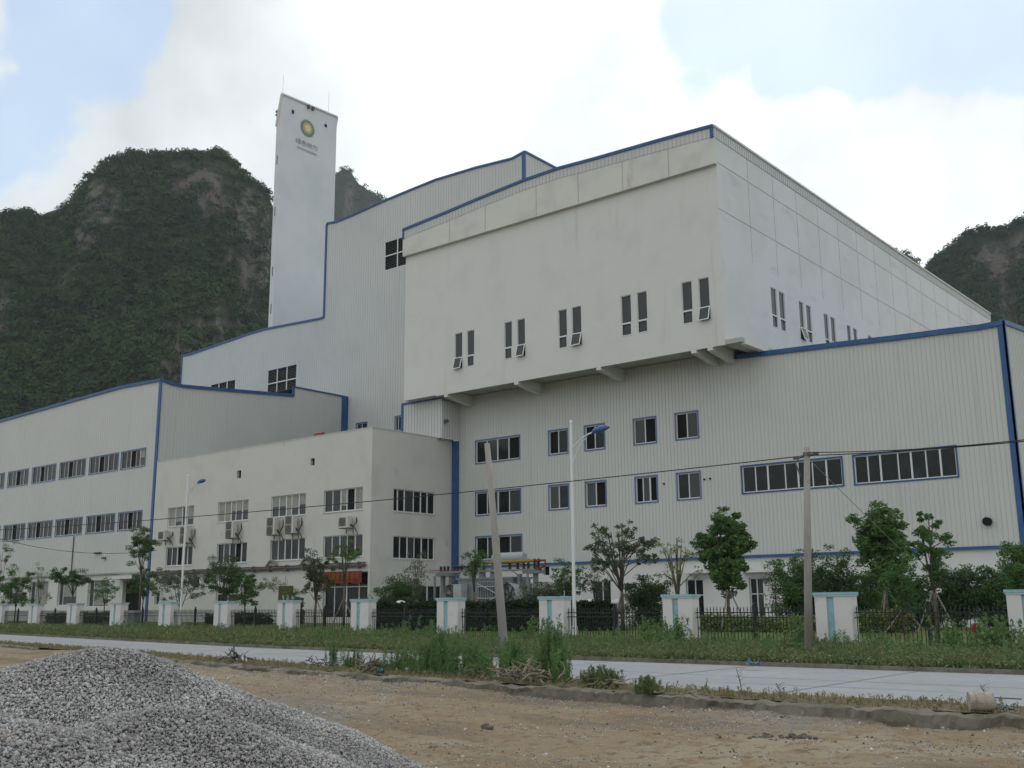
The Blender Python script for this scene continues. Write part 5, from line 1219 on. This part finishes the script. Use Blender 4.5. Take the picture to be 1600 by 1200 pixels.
# ------------------------------------------------------------------ debris
def rootpile(px, py, spread, n, r, label, seed, name='dead_roots', m='root', z=.08, up=.35):
    rr = random.Random(seed); c = onZ(px, py, .05); b = MB()
    for i in range(n):
        p = Vector((rr.gauss(0, spread*.45), rr.gauss(0, .16), z+rr.random()*up*.5)); pts = [p]; d = Vector((rr.uniform(-1, 1), rr.uniform(-.6, .6), rr.uniform(-.2, .6))).normalized()
        for k in range(5):
            d = (d+Vector((rr.gauss(0, .35), rr.gauss(0, .35), rr.gauss(-.08, .3)))).normalized(); q_ = pts[-1]+d*r*2.6; q_.z = max(q_.z, .02); pts.append(q_)
        R_ = r*rr.uniform(.35, 1); b.tube(pts, [R_*k_ for k_ in (.9, 1, .85, .6, .4, .15)], 7)
    o = b.build(name, m, smooth=True); o.location = tuple(c); tag(o, label, 'debris'); return o
rootpile(800, 1065, .9, 34, .034, 'heap of pale dead roots at the foot of the tall weeds', 3, up=.6)
rootpile(846, 1069, .6, 20, .045, 'thick twisted stump roots right of the leaning pole', 4, up=.5)
rootpile(752, 1059, .8, 18, .032, 'thin dead roots left of the leaning pole', 5)
rootpile(500, 1044, 1.0, 34, .022, 'low dark brushwood pile on the strip at the left', 6, m='conduit')
rootpile(578, 1052, .25, 40, .03, 'tangled brown root ball beside the blue rag', 8, up=.5)
rootpile(618, 1046, .5, 26, .04, 'grey brushwood right of the blue rag', 9, m='clod')
rootpile(372, 1036, .5, 22, .04, 'dark twigs with a scrap of pale cloth on the kerb at the left', 10, m='conduit')
rootpile(1080, 1092, 1.0, 8, .03, 'long thin roots lying on the kerb', 12, up=.1)
rootpile(935, 1074, .8, 18, .04, 'broken roots scattered right of the tallest weeds', 13, up=.2)
def rocks(px, py, n, sx_, sy_, r, m, label, seed, z=0, name='rubble', cat='rubble'):
    rr = random.Random(seed); c = onZ(px, py, z); c[2] = float(dirtz(c[0], c[1])) if z < 0 else z; b = MB()
    for i in range(n): k = r*rr.uniform(.4, 1.2); b.blob((rr.gauss(0, sx_), rr.gauss(0, sy_), k*.35), (k, k*rr.uniform(.6, 1), k*rr.uniform(.45, .8)), seed=rr.random())
    o = b.build(name, m); o.location = tuple(c); return tag(o, label, cat)
rocks(757, 1138, 5, .12, .05, .08, 'clod', 'small dark clod lying alone on the dirt', 1, -.28, 'clod', 'clod')
rocks(1190, 1156, 60, .42, .15, .035, 'clod', 'low scatter of dark lumps on the dirt at the right', 2, -.28)
rocks(1252, 1158, 9, .12, .07, .07, 'clod', 'dark mound of earth right of the dark lumps', 3, -.28, 'clod', 'clod')
rocks(1257, 1124, 5, .10, .04, .045, 'clod', 'dark stone on the dirt below the kerb', 4, -.26, 'clod', 'clod')
rocks(1225, 1126, 4, .09, .05, .04, 'clod', 'second dark stone on the dirt below the kerb, left of the other', 5, -.26, 'clod', 'clod')
rocks(870, 1063, 9, .25, .12, .10, 'gravel_bed', 'pale broken stones in front of the tallest weeds', 6, .05)
def rag(px, py, z, w, m, label, seed, h=.08):
    rr = random.Random(seed); c = onZ(px, py, z); n = 9; P_ = np.zeros((n, 6, 3))
    for i in range(n):
        for j in range(6): P_[i, j] = ((i/(n-1)-.5)*w+rr.gauss(0, w*.04), (j/5-.5)*w*.45+rr.gauss(0, w*.03), abs(rr.gauss(0, h)))
    o = grid_obj('plastic_scrap', P_, m); o.location = tuple(c); return tag(o, label, 'plastic scrap')
rag(594, 1053, .07, .26, 'blue_rag', 'crumpled blue plastic scrap beside the brown root ball', 1, .10)
rag(1178, 1039, .15, .5, 'blue_rag', 'light blue plastic strip on the far kerb', 2, .06)
rag(1568, 1110, .06, .5, 'blue_rag', 'blue plastic scrap beside the rusty can', 3, .04)
rag(378, 1034, .10, .35, 'pillar', 'pale scrap of cloth on the dark twigs at the left kerb', 4, .10)
rag(316, 1001, .1, .6, 'red', 'faded red scrap at the far kerb on the left', 5, .10)
# can with stick
c = onZ(1534, 1112, .06); o = empty('paint_can', tuple(c), 'rusty pale paint can lying on its side on the kerb', 'can', rz=math.radians(28))
b = MB(); b.tube([(-.20, 0, .17), (-.195, 0, .17), (.19, 0, .17), (.195, 0, .17)], [.158, .165, .175, .18], 24, caps=False); b.tube([(-.195, 0, .17), (-.185, 0, .17)], .16, 24)
for x_ in (-.1, .05, .19): b.tube([(x_-.008, 0, .17), (x_, 0, .17), (x_+.008, 0, .17)], [.172, .182, .172], 24, caps=False)
b.build('can_body', 'can', o)
b = MB(); b.tube([(.165, 0, .17), (.172, 0, .17)], .168, 24); b.build('can_end', 'pillar', o)
c = onZ(1568, 1098, .12); b = MB(); b.tube([(-.45, 0, .09), (.0, .02, .08), (.32, .0, .08)], .012, 5); st_ = b.build('stick', 'conduit'); st_.location = tuple(c); tag(st_, 'thin dark stick pointing right from behind the paint can', 'stick')

# pebbles on the dirt
def pebbles(name, P_, r, mats_, label, tone=(.2, .5), kind='stuff', flat=.7):
    n = len(P_)
    base = np.array([[1, 1, 1], [1, 1, -1], [1, -1, 1], [1, -1, -1], [-1, 1, 1], [-1, 1, -1], [-1, -1, 1], [-1, -1, -1]], float)*.62
    fc = np.array([[0, 4, 6, 2], [3, 2, 6, 7], [7, 6, 4, 5], [5, 1, 3, 7], [1, 0, 2, 3], [5, 4, 0, 1]])
    V = base[None]*(1+rng.uniform(-.38, .38, (n, 8, 3)))
    V = V*(np.stack([rng.uniform(.7, 1.35, n), rng.uniform(.6, 1.1, n), rng.uniform(.45, .9, n)], 1))[:, None]
    # random rotation
    q_ = rng.normal(size=(n, 4)); q_ /= np.linalg.norm(q_, axis=1)[:, None]; w_, x_, y_, z_ = q_.T
    R_ = np.stack([1-2*(y_**2+z_**2), 2*(x_*y_-z_*w_), 2*(x_*z_+y_*w_), 2*(x_*y_+z_*w_), 1-2*(x_**2+z_**2), 2*(y_*z_-x_*w_), 2*(x_*z_-y_*w_), 2*(y_*z_+x_*w_), 1-2*(x_**2+y_**2)], 1).reshape(n, 3, 3)
    V = np.einsum('nij,nkj->nki', R_, V)*r[:, None, None]+P_[:, None]
    me = bpy.data.meshes.new(name); me.vertices.add(n*8); me.vertices.foreach_set('co', V.astype(np.float32).ravel())
    fs = (fc[None]+(np.arange(n)*8)[:, None, None]).reshape(-1, 4)
    me.loops.add(fs.size); me.loops.foreach_set('vertex_index', fs.ravel().astype(np.int32)); me.polygons.add(len(fs))
    me.polygons.foreach_set('loop_start', np.arange(len(fs), dtype=np.int32)*4); me.polygons.foreach_set('loop_total', np.full(len(fs), 4, dtype=np.int32))
    me.materials.append(MT['gravel'])
    at = me.color_attributes.new('tone', 'FLOAT_COLOR', 'POINT'); tn = rng.uniform(tone[0], tone[1], n); wm = rng.uniform(-1, 1, n)
    tn = tn*(1-.24*np.clip((fbm(P_[:, 0]*.55, P_[:, 1]*.55, 91)-.46)*9, 0, 1))
    cl = np.stack([tn*(1.02+.05*wm), tn, tn*(.975-.05*wm), np.ones(n)], 1); at.data.foreach_set('color', np.repeat(cl, 8, 0).astype(np.float32).ravel())
    me.update(calc_edges=True); o = bpy.data.objects.new(name, me); link(o); tag(o, label, 'gravel', kind=kind); return o
# gravel heaps
c1 = onD(150, 1000, 14.6); c2 = onD(-60, 1000, 10.4)
def heap_h(X, Y):
    d = (X-c1[0], Y-c1[1]); 
    fx, fy = -.7, .71   # view direction towards the heap, roughly
    vx, vy = c1[0]/math.hypot(c1[0], c1[1]), c1[1]/math.hypot(c1[0], c1[1])
    u_ = d[0]*vx+d[1]*vy; w_ = d[0]*vy-d[1]*vx     # along view, to the right
    h1 = 1.74*np.clip(1-np.sqrt((u_/3.4)**2+(w_/np.where(w_ > 0, 4.25, 5.5))**2+.012)+.11, -1, 1)
    d2 = (X-c2[0], Y-c2[1]); u2 = d2[0]*vx+d2[1]*vy; w2 = d2[0]*vy-d2[1]*vx
    h2 = 1.42*np.clip(1-np.sqrt((u2/2.9)**2+(w2/3.3)**2+.02)+.12, -1, 1)
    d3u = u_+3.4; h3 = 1.30*np.clip(1-np.sqrt((d3u/2.6)**2+((w_-.7)/3.0)**2+.03)+.14, -1, 1)
    k = .10; h = k*np.log(np.exp(h1/k)+np.exp(h2/k)+np.exp(h3/k))
    return h+(fbm(X*.9, Y*.9, 61)-.5)*.18-.30
gx, gy_ = np.meshgrid(np.linspace(c1[0]-9, c1[0]+9, 140), np.linspace(c1[1]-10, c1[1]+7, 140), indexing='ij')
hz_ = heap_h(gx, gy_); tag(grid_obj('gravel_heap', np.stack([gx, gy_, np.maximum(hz_, -.5)-.02], -1), 'gravel_bed'), 'big heap of grey crushed gravel in the left foreground', 'gravel heap')
n = 440000; X = rng.uniform(c1[0]-7, c1[0]+7, n); Y = rng.uniform(c1[1]-8.5, c1[1]+3.2, n); hz_ = heap_h(X, Y)
pj = np.stack([X, Y, hz_-H], 1) @ M; sxp = 800+F*pj[:, 0]/np.maximum(pj[:, 2], .1); syp = 600+F*pj[:, 1]/np.maximum(pj[:, 2], .1)
k = (hz_ > -.29) & (pj[:, 2] > 2) & (sxp > -160) & (sxp < 760) & (syp < 1290); X, Y, hz_ = X[k][:165000], Y[k][:165000], hz_[k][:165000]
pebbles('gravel_stones', np.stack([X, Y, hz_+rng.uniform(-.015, .022, len(X))], 1), rng.choice([.8, 1, 1, 1.5], len(X))*rng.uniform(.009, .020, len(X)), None, 'loose grey stones covering the gravel heap', tone=(.24, .50))
n = 26000; X = c1[0]+3.2+np.abs(rng.normal(0, 1, n))*2.0; Y = c1[1]-2.2+rng.normal(0, 1.2, n)+(X-c1[0]-4)*.5; hh = heap_h(X, Y); k = hh < -.2
pebbles('spilled_gravel', np.stack([X[k], Y[k], dirtz(X[k], Y[k])+.004], 1), rng.uniform(.007, .02, k.sum()), None, 'gravel spilled thinly on the dirt at the foot of the heap', tone=(.16, .42))
n = 70000; X = rng.uniform(-34, 2, n); V_ = -np.abs(rng.random(n)**1.6)*14; Y = curbY(X)+V_-.05
kk = rng.random(n) < (.25+.75*(fbm(X*.5, Y*.9, 71) > .52))
pebbles('dirt_pebbles', np.stack([X, Y, dirtz(X, Y)+.002], 1)[kk], (rng.uniform(.004, .015, n)*(1+1.2*(rng.random(n) < .08)))[kk], None, 'small pale stones strewn over the dirt lot', tone=(.07, .55))

# ------------------------------------------------------------------ mountains
def mountain(name, sil, D, depth, label, treesize, ntree, seed, rockthr=.578, az_pad=0, rough=22., hazy=False):
    sil = sorted(sil); pts = []
    for px, py in sil:
        d = ray(px, py); az = math.atan2(d[0], d[1]); el = d[2]/math.hypot(d[0], d[1]); pts.append((az, el))
    az0, az1 = pts[0][0], pts[-1][0]; na = int(abs(az1-az0)*D/(3.0 if D < 900 else 6))+2; nr = 150
    az = np.linspace(az0, az1, na); el = np.interp(az, [p[0] for p in pts], [p[1] for p in pts])
    el = el+(fbm(az*D/16, az*0+seed, seed+2, 4)-.5)*9/D
    r0 = D-depth; rr = np.linspace(r0, D+depth*.5, nr)
    A_, R_ = np.meshgrid(az, rr, indexing='ij'); E_ = el[:, None]*np.ones_like(R_)
    t_ = (R_-r0)/depth; crest = E_*D+H
    prof = np.where(t_ < 1, .50*np.clip(t_, 0, 1)+.50*np.clip((t_-.66)/.34, 0, 1)**1.15, 1-(t_-1)*1.5)
    X = np.sin(A_)*R_; Y = np.cos(A_)*R_
    nn = fbm(X/90+seed, Y/90, seed, 5, .5)-.5; rg = np.abs(fbm(A_*D/38+seed, R_/120, seed+5, 5, .55)-.5)*2
    env = np.clip(t_*(1-t_)*4, 0, 1)+.04
    rk = fbm(A_*D/26+3, R_/55+seed, seed+31, 5, .6)+.35*(fbm(A_*D/70, R_/120+seed, seed+57, 3)-.5); rmask = np.clip((rk-(rockthr-np.clip((t_-.66)*.7, 0, .09)*(t_ < .985)))*34, 0, 1)*np.clip((.992-t_)*60, 0, 1)
    Z = crest*prof+env*(nn*rough*2.6-rg*rough*1.1)+(fbm(X/14, Y/14, seed+9)-.5)*6*np.clip(t_*3, 0, 1)*(t_ < .97)
    gul = np.abs(fbm(A_*D/11, R_/60, seed+41, 4, .6)-.5)*2
    Z = Z-rmask*(gul*26*(D/620)-2)*np.clip((1.0-t_)*9, 0, 1)
    Z = np.minimum(Z, H+(crest-H)*R_/D*np.where(np.abs(t_-1) < .02, 1.0, .988)) # nothing rises above the traced ridge
    Z = np.where(t_ <= 0, -5, Z)
    P_ = np.stack([X, Y, Z], -1)
    o = grid_obj(name, P_, 'rock', smooth=False); tag(o, label, 'mountain', kind='structure')
    at = o.data.color_attributes.new('rockmask', 'FLOAT_COLOR', 'POINT'); rm = rmask.ravel(); at.data.foreach_set('color', np.stack([rm, rm, rm, np.ones_like(rm)], 1).astype(np.float32).ravel())
    # forest
    n = ntree*4; ia = rng.uniform(0, na-1.001, n); ir = rng.uniform(0, nr*.70, n)
    i0 = ia.astype(int); j0 = ir.astype(int); fa = (ia-i0)[:, None]; fb = (ir-j0)[:, None]
    B_ = P_[i0, j0]*(1-fa)*(1-fb)+P_[i0+1, j0]*fa*(1-fb)+P_[i0, j0+1]*(1-fa)*fb+P_[i0+1, j0+1]*fa*fb
    dz = np.abs(P_[i0, np.minimum(j0+1, nr-1), 2]-P_[i0, j0, 2])/(rr[1]-rr[0])
    rock = rmask[i0, j0]; tt = ir/nr*1.5; thr = .35+.7*(rng.random(n) < .22)
    pj = (B_-CAM) @ M; sx_ = 800+F*pj[:, 0]/np.maximum(pj[:, 2], 1); sy_ = 600+F*pj[:, 1]/np.maximum(pj[:, 2], 1)
    keep = (rock < thr) & (B_[:, 2] > 2) & (sx_ > -90) & (sx_ < 1700) & (sy_ < 700); B_ = B_[keep]; n = len(B_)
    sz = treesize*rng.choice([.4, .6, .8, 1.0, 1.3], n)*rng.uniform(.8, 1.2, n)*np.clip(1.15-.4*tt[keep], .5, 1.1)
    nl = 58; Cc = np.repeat(B_, nl, 0); S_ = np.repeat(sz, nl); dv = rng.normal(size=(n*nl, 3)); dv /= np.linalg.norm(dv, axis=1)[:, None]
    dv[:, 2] = np.abs(dv[:, 2])*.9; C2 = Cc+dv*S_[:, None]*rng.uniform(.5, 1., (n*nl, 1)); C2[:, 2] += S_*.15
    # leaf facets mostly facing outwards
    nrm = dv+rng.normal(0, .35, dv.shape); nrm /= np.linalg.norm(nrm, axis=1)[:, None]; a = np.cross(nrm, rng.normal(size=nrm.shape)); a /= np.linalg.norm(a, axis=1)[:, None]; b_ = np.cross(nrm, a)
    s_ = (S_*rng.uniform(.07, .20, n*nl))[:, None]
    V = np.stack([C2-a*s_, C2+b_*s_*.8, C2+a*s_, C2-b_*s_*.8], 1)
    f = quads_obj('forest', V, 'forest'); tag(f, 'dense dark green woodland covering the '+label, 'woodland', kind='stuff')
mountain('mountain', [(-420, 520), (-250, 400), (-120, 345), (0, 336), (30, 333), (60, 341), (85, 335), (105, 316), (125, 290), (140, 268), (158, 252), (185, 243), (235, 238), (300, 233), (335, 233), (362, 244), (375, 262), (392, 274), (408, 283), (420, 300), (432, 340), (470, 400), (540, 480), (700, 640), (900, 800)],
         620, 430, 'rocky forested hill behind the chimney tower', 4.6, 17000, 11, rough=38)
mountain('far_peak', [(300, 420), (420, 330), (470, 300), (508, 280), (526, 264), (537, 260), (548, 266), (560, 284), (578, 296), (600, 309), (640, 330), (760, 400), (900, 520)], 1500, 500, 'distant hazy rocky peak right of the tower', 9, 2500, 23, rough=45)
mountain('far_left_ridge', [(-200, 420), (20, 370), (60, 335), (85, 322), (105, 318), (160, 330), (240, 400)], 1500, 500, 'distant hazy ridge at the far left', 9, 1000, 29, rough=40)
mountain('right_hill', [(1330, 560), (1400, 460), (1440, 420), (1452, 409), (1470, 396), (1484, 384), (1500, 368), (1515, 360), (1540, 355), (1570, 354), (1590, 342), (1620, 325), (1700, 280), (1850, 250), (2100, 330)], 760, 420, 'forested hill rising at the right edge', 5.5, 9000, 37, rough=34)
mountain('right_far_ridge', [(1180, 560), (1300, 440), (1370, 384), (1390, 384), (1402, 388), (1415, 393), (1430, 404), (1445, 418), (1480, 450), (1560, 520)], 1300, 450, 'distant ridge peeping over the block roof', 8, 1500, 43, rough=35)

# ------------------------------------------------------------------ haze
hb_ = MB(); hb_.box(-2600, 700, -60, 2400, -7, 1000)
MH = bpy.data.materials.new('haze_air'); MH.use_nodes = True; t_ = MH.node_tree; t_.nodes.clear()
vo = t_.nodes.new('ShaderNodeVolumePrincipled'); vo.inputs['Color'].default_value = (.86, .93, 1, 1); vo.inputs['Density'].default_value = .00011; vo.inputs['Anisotropy'].default_value = .2
ou_ = t_.nodes.new('ShaderNodeOutputMaterial'); t_.links.new(vo.outputs[0], ou_.inputs['Volume'])
ho = hb_.build('haze', MH); tag(ho, 'thin pale haze filling the air towards the mountains', 'haze', kind='stuff')
